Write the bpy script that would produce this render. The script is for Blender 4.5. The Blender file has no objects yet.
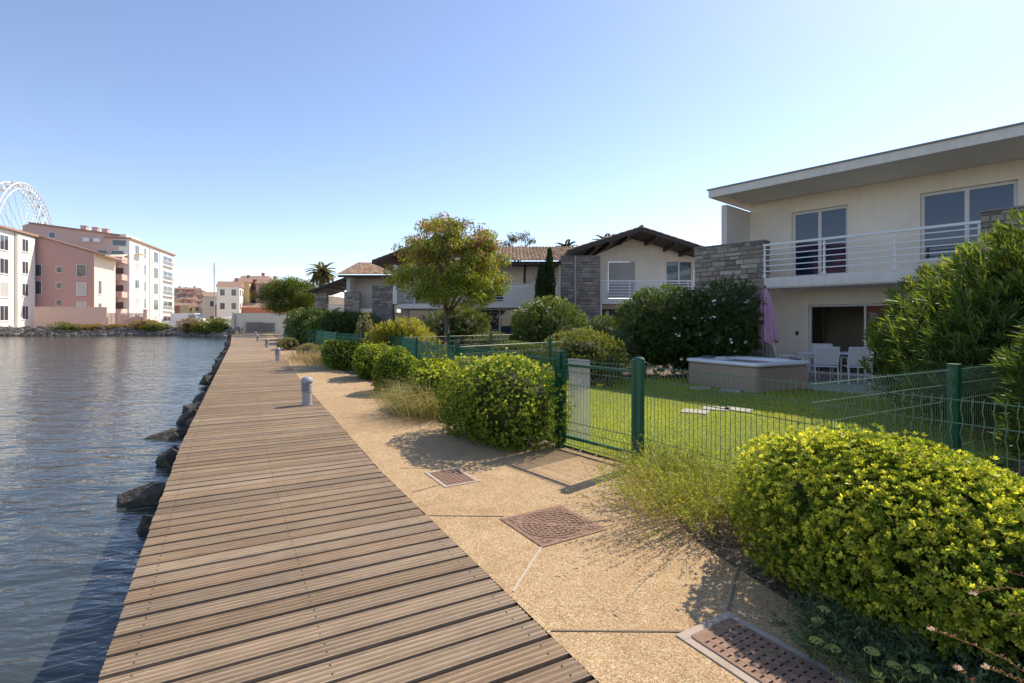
import bpy, math, random
import numpy as np
from mathutils import Vector, Matrix
R = math.radians
PI = math.pi
rnd = random.Random(7)
sc = bpy.context.scene
COL = sc.collection
F, EYE, HY = 512.0, 1.55, 322.0
SUN = Vector((.745, .667, 1.0)).normalized()      # towards the sun


def G(px, py, z=0.0):
    Y = (EYE - z) * F / (py - HY)
    return ((px - 512) / F * Y, Y, z)


def ax(px, Y):
    return (px - 512) / F * Y


def az(py, Y):
    return EYE + (HY - py) / F * Y


# ------------------------------------------------------------------ materials
def newmat(name):
    m = bpy.data.materials.new(name)
    m.use_nodes = True
    nt = m.node_tree
    b = nt.nodes['Principled BSDF']
    return m, nt, b


def nd(nt, t, **kw):
    n = nt.nodes.new(t)
    for k, v in kw.items():
        if k in n.inputs:
            n.inputs[k].default_value = v
        else:
            setattr(n, k, v)
    return n


def coords(nt, scale=(1, 1, 1), rot=(0, 0, 0)):
    tc = nt.nodes.new('ShaderNodeTexCoord')
    mp = nt.nodes.new('ShaderNodeMapping')
    mp.inputs['Scale'].default_value = scale
    mp.inputs['Rotation'].default_value = rot
    nt.links.new(tc.outputs['Object'], mp.inputs['Vector'])
    return mp.outputs['Vector']


def mixc(nt, fac, a, b, mode='MIX'):
    m = nt.nodes.new('ShaderNodeMix')
    m.data_type = 'RGBA'
    m.blend_type = mode
    for v, s in ((fac, m.inputs[0]), (a, m.inputs[6]), (b, m.inputs[7])):
        if hasattr(v, 'is_linked') or hasattr(v, 'links'):
            nt.links.new(v, s)
        elif isinstance(v, (int, float)):
            s.default_value = v
        else:
            s.default_value = tuple(v) + (1,) * (4 - len(v))
    return m.outputs[2]


def noise(nt, vec, scale, detail=4, rough=.55, dist=0):
    n = nt.nodes.new('ShaderNodeTexNoise')
    n.inputs['Scale'].default_value = scale
    n.inputs['Detail'].default_value = detail
    n.inputs['Roughness'].default_value = rough
    n.inputs['Distortion'].default_value = dist
    nt.links.new(vec, n.inputs['Vector'])
    return n.outputs['Fac']


def ramp(nt, fac, stops):
    r = nt.nodes.new('ShaderNodeValToRGB')
    nt.links.new(fac, r.inputs[0])
    el = r.color_ramp.elements
    while len(el) < len(stops):
        el.new(.5)
    for e, (p, c) in zip(el, stops):
        e.position = p
        e.color = tuple(c) + (1,) if len(c) == 3 else c
    return r.outputs[0]


def bump(nt, b, h, strength=.3, dist=.01):
    n = nt.nodes.new('ShaderNodeBump')
    n.inputs['Strength'].default_value = strength
    n.inputs['Distance'].default_value = dist
    nt.links.new(h, n.inputs['Height'])
    nt.links.new(n.outputs[0], b.inputs['Normal'])


def surf(name, c, var=.12, scale=3.0, rough=.8, bmp=.15, bscale=60, dirt=None, metal=0, bdist=.004, spec=.3, streak=0):
    """plain finish with soft uneven tone, fine grain and optional dirt colour"""
    m, nt, b = newmat(name)
    v = coords(nt)
    lo = tuple(x * (1 - var) for x in c)
    hi = tuple(min(1, x * (1 + var)) for x in c)
    col = mixc(nt, noise(nt, v, scale, 6, .6), lo, hi)
    if dirt:
        f = ramp(nt, noise(nt, v, scale * .6, 8, .7, .4), [(.5, (0, 0, 0)), (.72, (.6, .6, .6))])
        col = mixc(nt, f, col, dirt)
    if streak:
        sv = coords(nt, (2.2, 2.2, .2))
        col = mixc(nt, 1.0, col, ramp(nt, noise(nt, sv, 2.0, 6, .7), [(.42, (1 - streak,) * 3), (.6, (1, 1, 1))]), 'MULTIPLY')
    nt.links.new(col, b.inputs['Base Color'])
    b.inputs['Roughness'].default_value = rough
    b.inputs['Metallic'].default_value = metal
    b.inputs['Specular IOR Level'].default_value = spec
    if bmp:
        bump(nt, b, noise(nt, v, bscale, 4), bmp, bdist)
    return m


def vmat(name, rough=.85, var=.15, scale=12, bmp=.4, bscale=40, bdist=.01, spec=.25):
    """colour comes per stone / tile / board from the mesh"""
    m, nt, b = newmat(name)
    a = nd(nt, 'ShaderNodeAttribute', attribute_name='Col')
    v = coords(nt)
    f = noise(nt, v, scale, 6, .65)
    g = ramp(nt, f, [(.25, (1 - var * 2,) * 3), (.75, (1 + 0 * var,) * 3)])
    col = mixc(nt, 1.0, a.outputs['Color'], g, 'MULTIPLY')
    nt.links.new(col, b.inputs['Base Color'])
    b.inputs['Roughness'].default_value = rough
    b.inputs['Specular IOR Level'].default_value = spec
    bump(nt, b, noise(nt, v, bscale, 6), bmp, bdist)
    return m


def leafmat(name, trans=.42, rough=.45, spec=.35):
    m, nt, b = newmat(name)
    a = nd(nt, 'ShaderNodeAttribute', attribute_name='Col')
    nt.links.new(a.outputs['Color'], b.inputs['Base Color'])
    b.inputs['Roughness'].default_value = rough
    b.inputs['Specular IOR Level'].default_value = spec
    t = nt.nodes.new('ShaderNodeBsdfTranslucent')
    g = mixc(nt, 1.0, a.outputs['Color'], (1.5, 1.45, .6), 'MULTIPLY')
    nt.links.new(g, t.inputs['Color'])
    mx = nt.nodes.new('ShaderNodeMixShader')
    mx.inputs[0].default_value = trans
    nt.links.new(b.outputs[0], mx.inputs[1])
    nt.links.new(t.outputs[0], mx.inputs[2])
    out = nt.nodes['Material Output']
    nt.links.new(mx.outputs[0], out.inputs['Surface'])
    return m


M = {}
M['leaf'] = leafmat('leaf_green')
M['leaf_dull'] = leafmat('leaf_matt', .25, .7, .2)
M['petal'] = leafmat('petal', .3, .7, .1)
M['bark'] = surf('bark', (.16, .12, .09), .35, 14, .95, .8, 45, None, 0, .02)
M['palm_bark'] = surf('palm_bark', (.17, .12, .08), .35, 10, .95, .9, 25, None, 0, .04)
M['stone'] = vmat('rubble_stone', .9, .16, 14, .8, 30, .02)
M['rock'] = surf('riprap_rock', (.085, .072, .058), .5, 3.5, .8, 1.0, 14, (.24, .20, .16), 0, .07)
M['shore_rock'] = vmat('shore_rock', .9, .2, 3, .7, 5, .1)
M['white_metal'] = surf('white_metal', (.78, .78, .77), .03, 4, .4, 0)
M['pvc'] = surf('window_frame_white', (.74, .72, .69), .03, 4, .35, 0)
M['green_metal'] = surf('green_coated_steel', (.008, .085, .045), .12, 6, .35, .05, 60, None, 0, .002, .45)
M['wire'] = surf('green_wire', (.11, .19, .11), .25, 5, .4, 0, spec=.5)
M['cream'] = surf('cream_render', (.93, .83, .71), .04, 1.2, .92, .25, 120, (.76, .66, .55), 0, .003, streak=.045)
M['grey_render'] = surf('grey_render', (.66, .62, .57), .06, 1.4, .92, .25, 120, None, 0, .003)
M['white_render'] = surf('white_render', (.82, .77, .70), .04, 1.0, .9, .2, 100, (.70, .64, .57), 0, .003, streak=.07)
M['soffit'] = surf('soffit_paint', (.80, .73, .65), .06, .8, .9, .1, streak=.0)
M['fascia'] = surf('fascia_paint', (.80, .73, .65), .05, 1.5, .7, .1, 60, (.64, .57, .50), streak=.10)
M['coping'] = surf('roof_edge_metal', (.24, .235, .23), .1, 3, .5, 0, metal=.4)
M['dark_wood'] = surf('dark_stained_wood', (.06, .043, .035), .3, 9, .6, .3, 60)
M['tile'] = vmat('clay_tile', .95, .22, 9, .3, 30, .01, .05)
M['shutter'] = surf('roller_shutter', (.50, .48, .45), .03, 3, .6, 0)
M['plastic_grey'] = surf('grey_cast_metal', (.36, .35, .36), .08, 8, .5, .15, 90)
M['dark_lens'] = surf('dark_lens', (.12, .115, .12), .1, 8, .35, 0)
M['wire_green'] = surf('dark_green_wire', (.02, .16, .085), .2, 5, .4, 0, spec=.5)
M['tub_shell'] = surf('tub_acrylic', (.88, .88, .88), .03, 3, .2, 0, spec=.5)
M['parasol'] = surf('pink_canvas', (.55, .30, .42), .12, 12, .9, .3, 60)
M['chair_white'] = surf('chair_white', (.70, .68, .67), .04, 6, .5, 0)
M['sling'] = surf('sling_fabric', (.60, .57, .56), .06, 40, .8, .2, 200)
M['black'] = surf('black_plastic', (.02, .02, .022), .1, 4, .4, 0)
M['room_wall'] = surf('room_wall', (.74, .64, .53), .05, 2, .9, 0)
M['room_floor'] = surf('room_floor', (.50, .42, .34), .1, 4, .5, 0)
M['curtain'] = surf('curtain_cloth', (.70, .76, .84), .12, 14, .9, .2, 40)
M['concrete'] = surf('concrete', (.47, .38, .30), .12, 7, .95, .5, 60, (.27, .22, .17), spec=.1)
M['terrace'] = surf('terrace_slab', (.44, .40, .35), .12, 3, .85, .3, 50)
M['paver'] = surf('pale_paver', (.44, .41, .34), .1, 8, .9, .4, 50, (.38, .36, .3))


def glassmat(name, base, ior=1.5, rough=.02, coat=0):
    m, nt, b = newmat(name)
    b.inputs['Base Color'].default_value = base + (1,)
    b.inputs['Roughness'].default_value = rough
    b.inputs['IOR'].default_value = ior
    v = coords(nt)
    bump(nt, b, noise(nt, v, 1.3, 1), .04, .02)
    return m


M['glass'] = glassmat('window_glass', (.008, .022, .06), 1.65)
M['glass_far'] = glassmat('far_window_glass', (.06, .065, .075), 1.8, .1)


def clear_glass(name, tint=(.8, .85, .85), ior=1.5):
    m, nt, b = newmat(name)
    nt.nodes.remove(b)
    tr = nd(nt, 'ShaderNodeBsdfTransparent')
    tr.inputs[0].default_value = tint + (1,)
    gl = nd(nt, 'ShaderNodeBsdfGlossy')
    gl.inputs['Roughness'].default_value = .01
    fr = nd(nt, 'ShaderNodeFresnel')
    fr.inputs[0].default_value = ior
    mx = nt.nodes.new('ShaderNodeMixShader')
    nt.links.new(fr.outputs[0], mx.inputs[0])
    nt.links.new(tr.outputs[0], mx.inputs[1])
    nt.links.new(gl.outputs[0], mx.inputs[2])
    nt.links.new(mx.outputs[0], nt.nodes['Material Output'].inputs['Surface'])
    return m


M['clear_glass'] = clear_glass('clear_door_glass', (.75, .8, .8))

# frosted sheet
m, nt, b = newmat('frosted_sheet')
tr = nd(nt, 'ShaderNodeBsdfTransparent')
b.inputs['Base Color'].default_value = (.75, .76, .74, 1)
b.inputs['Roughness'].default_value = .6
mx = nt.nodes.new('ShaderNodeMixShader')
mx.inputs[0].default_value = .34
nt.links.new(tr.outputs[0], mx.inputs[1])
nt.links.new(b.outputs[0], mx.inputs[2])
nt.links.new(mx.outputs[0], nt.nodes['Material Output'].inputs['Surface'])
M['frost'] = m

# decking: worn brown-grey timber, per-board tone from the mesh, grain along local x
m, nt, b = newmat('weathered_deck_boards')
a = nd(nt, 'ShaderNodeAttribute', attribute_name='Col')
v = coords(nt, (1.6, 26, 26))
g1 = noise(nt, v, 3.0, 8, .7, .6)
v2 = coords(nt, (.5, 1.2, 1))
g2 = noise(nt, v2, 1.4, 5, .6)
v3 = coords(nt, (9, 30, 30))
g3 = noise(nt, v3, 4.0, 5, .7)
col = mixc(nt, 1.0, a.outputs['Color'], ramp(nt, g1, [(.28, (.60, .57, .55)), (.5, (.95, .94, .93)), (.72, (1.22, 1.2, 1.18))]), 'MULTIPLY')
col = mixc(nt, 1.0, col, ramp(nt, g2, [(.3, (.80, .78, .76)), (.7, (1.15, 1.13, 1.1))]), 'MULTIPLY')
col = mixc(nt, ramp(nt, g3, [(.60, (0, 0, 0)), (.78, (.6, .6, .6))]), col, (.66, .60, .50))
nt.links.new(col, b.inputs['Base Color'])
b.inputs['Roughness'].default_value = .72
b.inputs['Specular IOR Level'].default_value = .35
bump(nt, b, g1, .5, .004)
M['deck'] = m

# exposed aggregate path
m, nt, b = newmat('exposed_aggregate')
v = coords(nt)
vo = nd(nt, 'ShaderNodeTexVoronoi')
vo.inputs['Scale'].default_value = 165
nt.links.new(v, vo.inputs['Vector'])
sep = nd(nt, 'ShaderNodeSeparateColor')
nt.links.new(vo.outputs['Color'], sep.inputs[0])
col = ramp(nt, sep.outputs[0], [(.0, (.33, .21, .11)), (.3, (.50, .33, .17)), (.62, (.66, .46, .25)), (.85, (.72, .55, .34)), (1.0, (.78, .70, .55))])
col = mixc(nt, 1.0, col, ramp(nt, vo.outputs['Distance'], [(.0, (1.08, 1.08, 1.08)), (.75, (.74, .72, .68))]), 'MULTIPLY')
big = noise(nt, v, .55, 6, .65, .3)
col = mixc(nt, 1.0, col, ramp(nt, big, [(.3, (.80, .76, .72)), (.6, (1.0, 1.0, 1.0)), (.8, (1.1, 1.08, 1.04))]), 'MULTIPLY')
st = noise(nt, v, 1.7, 8, .75, .8)
col = mixc(nt, ramp(nt, st, [(.60, (0, 0, 0)), (.74, (.42, .42, .42))]), col, (.30, .22, .15))
sm = noise(nt, v, 6, 5, .7)
col = mixc(nt, 1.0, col, ramp(nt, sm, [(.35, (.86, .84, .81)), (.7, (1.06, 1.06, 1.05))]), 'MULTIPLY')
nt.links.new(col, b.inputs['Base Color'])
b.inputs['Roughness'].default_value = .85
b.inputs['Specular IOR Level'].default_value = .2
bump(nt, b, vo.outputs['Distance'], -.35, .006)
M['path'] = m

M['joint'] = surf('joint_filler', (.20, .155, .11), .3, 20, .95, .4)
M['joint_pale'] = surf('joint_pale', (.50, .45, .38), .15, 20, .95, .3)

# soil / mulch
m, nt, b = newmat('mulch_soil')
v = coords(nt)
vo = nd(nt, 'ShaderNodeTexVoronoi')
vo.inputs['Scale'].default_value = 38
nt.links.new(v, vo.inputs['Vector'])
sep = nd(nt, 'ShaderNodeSeparateColor')
nt.links.new(vo.outputs['Color'], sep.inputs[0])
col = ramp(nt, sep.outputs[0], [(0, (.09, .065, .045)), (.5, (.19, .145, .10)), (.85, (.28, .22, .16)), (1, (.42, .37, .31))])
nt.links.new(mixc(nt, 1.0, col, ramp(nt, noise(nt, v, .9, 6), [(.3, (.7, .7, .68)), (.7, (1.1, 1.08, 1.0))]), 'MULTIPLY'), b.inputs['Base Color'])
b.inputs['Roughness'].default_value = .95
bump(nt, b, vo.outputs['Distance'], .8, .02)
M['soil'] = m

# lawn base
m, nt, b = newmat('lawn_base')
v = coords(nt)
col = ramp(nt, noise(nt, v, 45, 6, .7), [(.3, (.08, .12, .02)), (.55, (.17, .22, .04)), (.8, (.27, .28, .09))])
nt.links.new(col, b.inputs['Base Color'])
b.inputs['Roughness'].default_value = .95
bump(nt, b, noise(nt, v, 80, 4), .9, .02)
M['lawn'] = m

# water
m, nt, b = newmat('harbour_water')
v = coords(nt, (1, 1, 1), (0, 0, R(-20)))
vs = coords(nt, (1.0, 2.3, 1), (0, 0, R(-22)))
n1 = noise(nt, vs, .9, 3, .5, .35)
n2 = noise(nt, vs, 3.4, 3, .55, .5)
n3 = noise(nt, v, .16, 3, .5)
def mth(op, x, y):
    q = nt.nodes.new('ShaderNodeMath'); q.operation = op
    for s, val in zip(q.inputs, (x, y)):
        if isinstance(val, (int, float)): s.default_value = val
        else: nt.links.new(val, s)
    return q.outputs[0]
h = mth('ADD', mth('MULTIPLY', n1, 1.0), mth('MULTIPLY', n2, .26))
h = mth('MULTIPLY', h, mth('ADD', mth('MULTIPLY', n3, 1.1), .35))
col = ramp(nt, noise(nt, v, .05, 3), [(.3, (.034, .046, .044)), (.7, (.075, .085, .074))])
nt.links.new(col, b.inputs['Base Color'])
b.inputs['Roughness'].default_value = .09
b.inputs['IOR'].default_value = 1.4
b.inputs['Specular IOR Level'].default_value = .6
bump(nt, b, h, 1.0, .085)
M['water'] = m

# rusty cast iron cover
m, nt, b = newmat('rusty_cast_iron')
v = coords(nt)
col = ramp(nt, noise(nt, v, 22, 8, .7), [(.3, (.17, .095, .06)), (.55, (.29, .175, .115)), (.8, (.40, .27, .19))])
nt.links.new(col, b.inputs['Base Color'])
b.inputs['Roughness'].default_value = .8
b.inputs['Metallic'].default_value = .15
bump(nt, b, noise(nt, v, 90, 4), .5, .004)
M['rust'] = m
M['pit'] = surf('dark_gap', (.035, .022, .016), .2, 9, .95, 0)

# tub side: vertical planks of synthetic timber
m, nt, b = newmat('tub_cladding')
v = coords(nt)
w = nd(nt, 'ShaderNodeTexWave', wave_type='BANDS', bands_direction='DIAGONAL')
w.inputs['Scale'].default_value = 6.5
nt.links.new(v, w.inputs['Vector'])
col = mixc(nt, noise(nt, coords(nt, (6, 6, 1)), 6, 5), (.42, .29, .21), (.54, .40, .30))
col = mixc(nt, ramp(nt, w.outputs['Fac'], [(.0, (.5, .5, .5)), (.08, (0, 0, 0))]), col, (.08, .05, .04))
nt.links.new(col, b.inputs['Base Color'])
b.inputs['Roughness'].default_value = .6
M['tub_wood'] = m


# ------------------------------------------------------------------ mesh helpers
def tag(o, label=None, cat=None, group=None, kind=None):
    if label: o['label'] = label
    if cat: o['category'] = cat
    if group: o['group'] = group
    if kind: o['kind'] = kind
    return o


def empty(name, loc=(0, 0, 0), rz=0, label=None, cat=None, group=None):
    o = bpy.data.objects.new(name, None)
    o.empty_display_size = .2
    COL.objects.link(o)
    o.location = loc
    o.rotation_euler = (0, 0, rz)
    return tag(o, label, cat, group)


def copy_tree(o, parent=None):
    c = o.copy()
    COL.objects.link(c)
    c.parent = parent
    for ch in list(o.children):
        copy_tree(ch, c)
    return c


def link(name, me, mat, parent=None, loc=None, rz=None):
    o = bpy.data.objects.new(name, me)
    for mm in (mat if isinstance(mat, (list, tuple)) else [mat]):
        me.materials.append(mm)
    COL.objects.link(o)
    if parent: o.parent = parent
    if loc: o.location = loc
    if rz: o.rotation_euler = (0, 0, rz)
    return o


class MB:
    def __init__(s):
        s.v = []; s.f = []; s.c = []; s.m = []

    def add(s, vs, fs, col=(1, 1, 1), mi=0):
        n = len(s.v)
        s.v += [tuple(p) for p in vs]
        for q in fs:
            s.f.append(tuple(i + n for i in q)); s.c.append(col); s.m.append(mi)

    def box(s, x0, x1, y0, y1, z0, z1, col=(1, 1, 1), mi=0, mat=None):
        vs = [(x, y, z) for x in (x0, x1) for y in (y0, y1) for z in (z0, z1)]
        if mat is not None: vs = [tuple(mat @ Vector(p)) for p in vs]
        s.add(vs, [(0, 1, 3, 2), (4, 6, 7, 5), (0, 4, 5, 1), (2, 3, 7, 6), (0, 2, 6, 4), (1, 5, 7, 3)], col, mi)

    def rbox(s, x0, x1, y0, y1, z0, z1, r=.02, col=(1, 1, 1), mi=0, seg=3):
        """box with rounded vertical edges and a small top bevel"""
        pts = []
        for cx, cy, a0 in ((x1 - r, y1 - r, 0), (x0 + r, y1 - r, 90), (x0 + r, y0 + r, 180), (x1 - r, y0 + r, 270)):
            for k in range(seg + 1):
                a = R(a0 + 90 * k / seg)
                pts.append((cx + r * math.cos(a), cy + r * math.sin(a), cx, cy))
        n = len(pts)
        b = min(r, (z1 - z0) * .3) * .5
        rings = [(z0, 1.0), (z1 - b, 1.0), (z1, .0)]
        vs = []
        for z, k in rings:
            for (x, y, cx, cy) in pts:
                if k == 0:
                    dx, dy = x - (x0 + x1) / 2, y - (y0 + y1) / 2
                    l = math.hypot(dx, dy) or 1
                    vs.append((x - dx / l * b, y - dy / l * b, z))
                else: vs.append((x, y, z))
        fs = []
        for j in range(2):
            for i in range(n):
                fs.append((j * n + i, j * n + (i + 1) % n, (j + 1) * n + (i + 1) % n, (j + 1) * n + i))
        fs.append(tuple(range(n - 1, -1, -1)))
        fs.append(tuple(2 * n + i for i in range(n)))
        s.add(vs, fs, col, mi)

    def tube(s, pts, r, n=6, col=(1, 1, 1), mi=0, cap=True):
        pts = [Vector(p) for p in pts]
        rs = r if isinstance(r, (list, tuple)) else [r] * len(pts)
        base = len(s.v)
        up0 = None
        for i, p in enumerate(pts):
            d = (pts[min(i + 1, len(pts) - 1)] - pts[max(i - 1, 0)])
            if d.length < 1e-9: d = Vector((0, 0, 1))
            d.normalize()
            if up0 is None:
                up0 = Vector((0, 0, 1)) if abs(d.z) < .9 else Vector((1, 0, 0))
            a = d.cross(up0)
            if a.length < 1e-4: a = d.cross(Vector((0, 1, 0)))
            a.normalize(); bb = d.cross(a).normalized()
            up0 = a.cross(d) if a.cross(d).length > .1 else up0
            for k in range(n):
                t = 2 * PI * k / n
                s.v.append(tuple(p + (a * math.cos(t) + bb * math.sin(t)) * rs[i]))
        for i in range(len(pts) - 1):
            for k in range(n):
                s.f.append((base + i * n + k, base + i * n + (k + 1) % n, base + (i + 1) * n + (k + 1) % n, base + (i + 1) * n + k))
                s.c.append(col); s.m.append(mi)
        if cap:
            s.f.append(tuple(base + k for k in range(n - 1, -1, -1))); s.c.append(col); s.m.append(mi)
            e = base + (len(pts) - 1) * n
            s.f.append(tuple(e + k for k in range(n))); s.c.append(col); s.m.append(mi)

    def lathe(s, prof, n=16, col=(1, 1, 1), mi=0, c=(0, 0, 0)):
        vs, fs = [], []
        for (r, z) in prof:
            for k in range(n):
                t = 2 * PI * k / n
                vs.append((c[0] + r * math.cos(t), c[1] + r * math.sin(t), c[2] + z))
        for i in range(len(prof) - 1):
            for k in range(n):
                fs.append((i * n + k, i * n + (k + 1) % n, (i + 1) * n + (k + 1) % n, (i + 1) * n + k))
        fs.append(tuple(range(n - 1, -1, -1)))
        e = (len(prof) - 1) * n
        fs.append(tuple(e + k for k in range(n)))
        s.add(vs, fs, col, mi)

    def prism(s, poly, z0, z1, col=(1, 1, 1), mi=0):
        n = len(poly)
        vs = [(x, y, z0) for x, y in poly] + [(x, y, z1) for x, y in poly]
        fs = [tuple(range(n - 1, -1, -1)), tuple(range(n, 2 * n))]
        fs += [(i, (i + 1) % n, n + (i + 1) % n, n + i) for i in range(n)]
        s.add(vs, fs, col, mi)

    def build(s, name, mat, parent=None, loc=None, rz=None, smooth=False):
        me = bpy.data.meshes.new(name)
        me.from_pydata(s.v, [], s.f)
        if any(c != (1, 1, 1) for c in s.c):
            at = me.color_attributes.new('Col', 'FLOAT_COLOR', 'CORNER')
            arr = []
            for f, c in zip(s.f, s.c):
                arr += list((c[0], c[1], c[2], 1.0)) * len(f)
            at.data.foreach_set('color', arr)
        if any(s.m): me.polygons.foreach_set('material_index', s.m)
        if smooth: me.polygons.foreach_set('use_smooth', [True] * len(s.f))
        me.update()
        return link(name, me, mat, parent, loc, rz)


def np_mesh(name, V, T, C):
    me = bpy.data.meshes.new(name)
    V = np.asarray(V, np.float32); T = np.asarray(T, np.int32)
    me.vertices.add(len(V)); me.vertices.foreach_set('co', V.ravel())
    me.loops.add(T.size); me.loops.foreach_set('vertex_index', T.ravel())
    me.polygons.add(len(T))
    me.polygons.foreach_set('loop_start', np.arange(0, T.size, 3, dtype=np.int32))
    me.polygons.foreach_set('loop_total', np.full(len(T), 3, np.int32))
    me.update(calc_edges=True)
    at = me.color_attributes.new('Col', 'FLOAT_COLOR', 'POINT')
    C4 = np.ones((len(V), 4), np.float32); C4[:, :3] = C
    at.data.foreach_set('color', C4.ravel())
    me.validate()
    return me


def unit(a):
    return a / np.maximum(np.linalg.norm(a, axis=-1, keepdims=True), 1e-9)


class Leaves:
    def __init__(s, seed=0):
        s.V = []; s.T = []; s.C = []; s.n = 0
        s.r = np.random.default_rng(seed)

    def raw(s, V, T, C):
        s.V.append(V); s.T.append(T + s.n); s.C.append(C); s.n += len(V)

    def add(s, P, D, N, L, W, C, fold=.2, wide=.55, droop=0.0):
        n = len(P)
        D = unit(D); S = unit(np.cross(D, N)); Nn = np.cross(S, D)
        L = np.broadcast_to(L, (n,))[:, None]; W = np.broadcast_to(W, (n,))[:, None]
        C = np.broadcast_to(C, (n, 3))
        mid = P + D * L * wide + Nn * (L * 0)
        tip = P + D * L; tip[:, 2] -= (droop * L)[:, 0]
        l = mid + S * W / 2 + Nn * W * fold
        r = mid - S * W / 2 + Nn * W * fold
        V = np.stack([P, l, tip, r], 1).reshape(-1, 3)
        b = np.arange(n)[:, None] * 4
        T = np.concatenate([b + np.array([[0, 2, 1]]), b + np.array([[0, 3, 2]])], 0)
        s.raw(V, T, np.repeat(C, 4, 0))

    def blades(s, P, D, L, W, C, bend=.4, side=None):
        """curved two-piece blades: base quad and tip triangle"""
        n = len(P)
        D = unit(D)
        S = side if side is not None else unit(np.cross(D, s.r.normal(size=(n, 3))))
        L = np.broadcast_to(L, (n,))[:, None]; W = np.broadcast_to(W, (n,))[:, None]
        C = np.broadcast_to(C, (n, 3))
        hz = D.copy(); hz[:, 2] = 0
        m = P + D * L * .55
        tip = P + D * L * .95 + unit(hz + 1e-5) * L * bend * .35
        tip[:, 2] -= (L * bend * .4)[:, 0]
        V = np.stack([P - S * W / 2, P + S * W / 2, m - S * W * .4, m + S * W * .4, tip], 1).reshape(-1, 3)
        b = np.arange(n)[:, None] * 5
        T = np.concatenate([b + np.array([[0, 1, 3]]), b + np.array([[0, 3, 2]]), b + np.array([[2, 3, 4]])], 0)
        s.raw(V, T, np.repeat(C, 5, 0))

    def build(s, name, mat, parent=None, loc=None, rz=None):
        me = np_mesh(name, np.concatenate(s.V), np.concatenate(s.T), np.concatenate(s.C))
        return link(name, me, mat, parent, loc, rz)


def blob(rg, n, rad, p=2.4, amp=.12, nl=14, seed=0, zmin=-.95):
    """points + normals on a lumpy superellipsoid"""
    q = np.random.default_rng(seed)
    lobes = unit(q.normal(size=(nl, 3)))
    la = q.uniform(-1, 1, nl)
    rad = np.array(rad)
    d = unit(rg.normal(size=(int(n * 1.4) + 8, 3)) * np.array([rad[0], rad[1], rad[2]]) ** .3)
    d = d[d[:, 2] > zmin][:n]
    k = (np.abs(d / rad) ** p).sum(1) ** (-1 / p)
    lob = (np.maximum(0, d @ lobes.T) ** 6 * la).sum(1)
    k = k * (1 + amp * lob)
    pos = d * k[:, None]
    nrm = unit(np.sign(d) * np.abs(pos / rad) ** (p - 1) / rad)
    return pos, nrm, d


def core(lv, rad, p, amp, seed, k, col, c=(0, 0, 0), zmin=None):
    nu, nv = 20, 12
    d = []
    for j in range(nv + 1):
        ph = -PI / 2 + PI * j / nv
        for i in range(nu):
            t = 2 * PI * i / nu
            d.append((math.cos(ph) * math.cos(t), math.cos(ph) * math.sin(t), math.sin(ph)))
    d = np.array(d)
    q = np.random.default_rng(seed)
    lobes = unit(q.normal(size=(14, 3))); la = q.uniform(-1, 1, 14)
    rad = np.array(rad)
    kk = (np.abs(d / rad) ** p).sum(1) ** (-1 / p) * (1 + amp * (np.maximum(0, d @ lobes.T) ** 6 * la).sum(1)) * k
    V = d * kk[:, None] + np.array(c)
    if zmin is not None: V[:, 2] = np.maximum(V[:, 2], zmin)
    T = []
    for j in range(nv):
        for i in range(nu):
            a, b2 = j * nu + i, j * nu + (i + 1) % nu
            T += [(a, b2, b2 + nu), (a, b2 + nu, a + nu)]
    lv.raw(V, np.array(T), np.tile(np.array(col), (len(V), 1)))


def lerpc(a, b, t):
    return np.array(a) * (1 - t[:, None]) + np.array(b) * t[:, None]

SKY_AIR, SKY_DUST, SKY_OZ, SKY_STR, SUN_E, EXPO = .85, .25, 1.5, .145, 3.6, .72


# ================================================================== SETTING
LE = [(4.6, -9), (-.50, 0), (-1.782, 2.198), (-2.744, 3.88), (-4.21, 6.515), (-7.79, 13.29), (-18.6, 33.8), (-35.3, 64.5)]
RE = [(6.7, -9), (1.63, 0), (.378, 2.198), (-1.382, 5.36), (-5.54, 13.45), (-10.97, 24.4), (-29.4, 61.0), (-31.2, 64.5)]
PE = [(7.6, -9), (3.0, 0), (1.75, 2.2), (1.30, 3.62), (1.30, 4.6), (1.38, 5.45), (.62, 6.3), (.1, 6.5), (-.98, 7.7), (-2.3, 10.4), (-3.35, 12.6), (-6.7, 18.5), (-15.0, 34.5), (-24.6, 53.0), (-30.2, 64.5)]


def at_y(line, y):
    for (x0, y0), (x1, y1) in zip(line, line[1:]):
        if y0 <= y <= y1:
            t = (y - y0) / (y1 - y0)
            return x0 + (x1 - x0) * t
    return line[-1][0]


# water
mb = MB()
mb.add([(-3000, -200, -.45), (60, -200, -.45), (60, 3000, -.45), (-3000, 3000, -.45)], [(0, 1, 2, 3)])
tag(mb.build('water', M['water']), kind='structure')

# ground: one sheet of land with a vertical bank down to below the water
shore = [(-36.0, 65.2), (-42, 71.5), (-52, 74.5), (-64, 73), (-78, 71), (-120, 66), (-400, 50)]
poly = [(900, -9.2)] + [(900, 3000), (-2500, 3000), (-2500, 50)] + shore[::-1] + [(-31.2, 64.9)] + [p for p in RE[::-1]]
poly = poly[:-1] + [(6.7, -9.2)]
mb = MB()
mb.prism(poly[::-1], -1.6, -.03)
tag(mb.build('ground', M['soil']), kind='structure')

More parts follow.
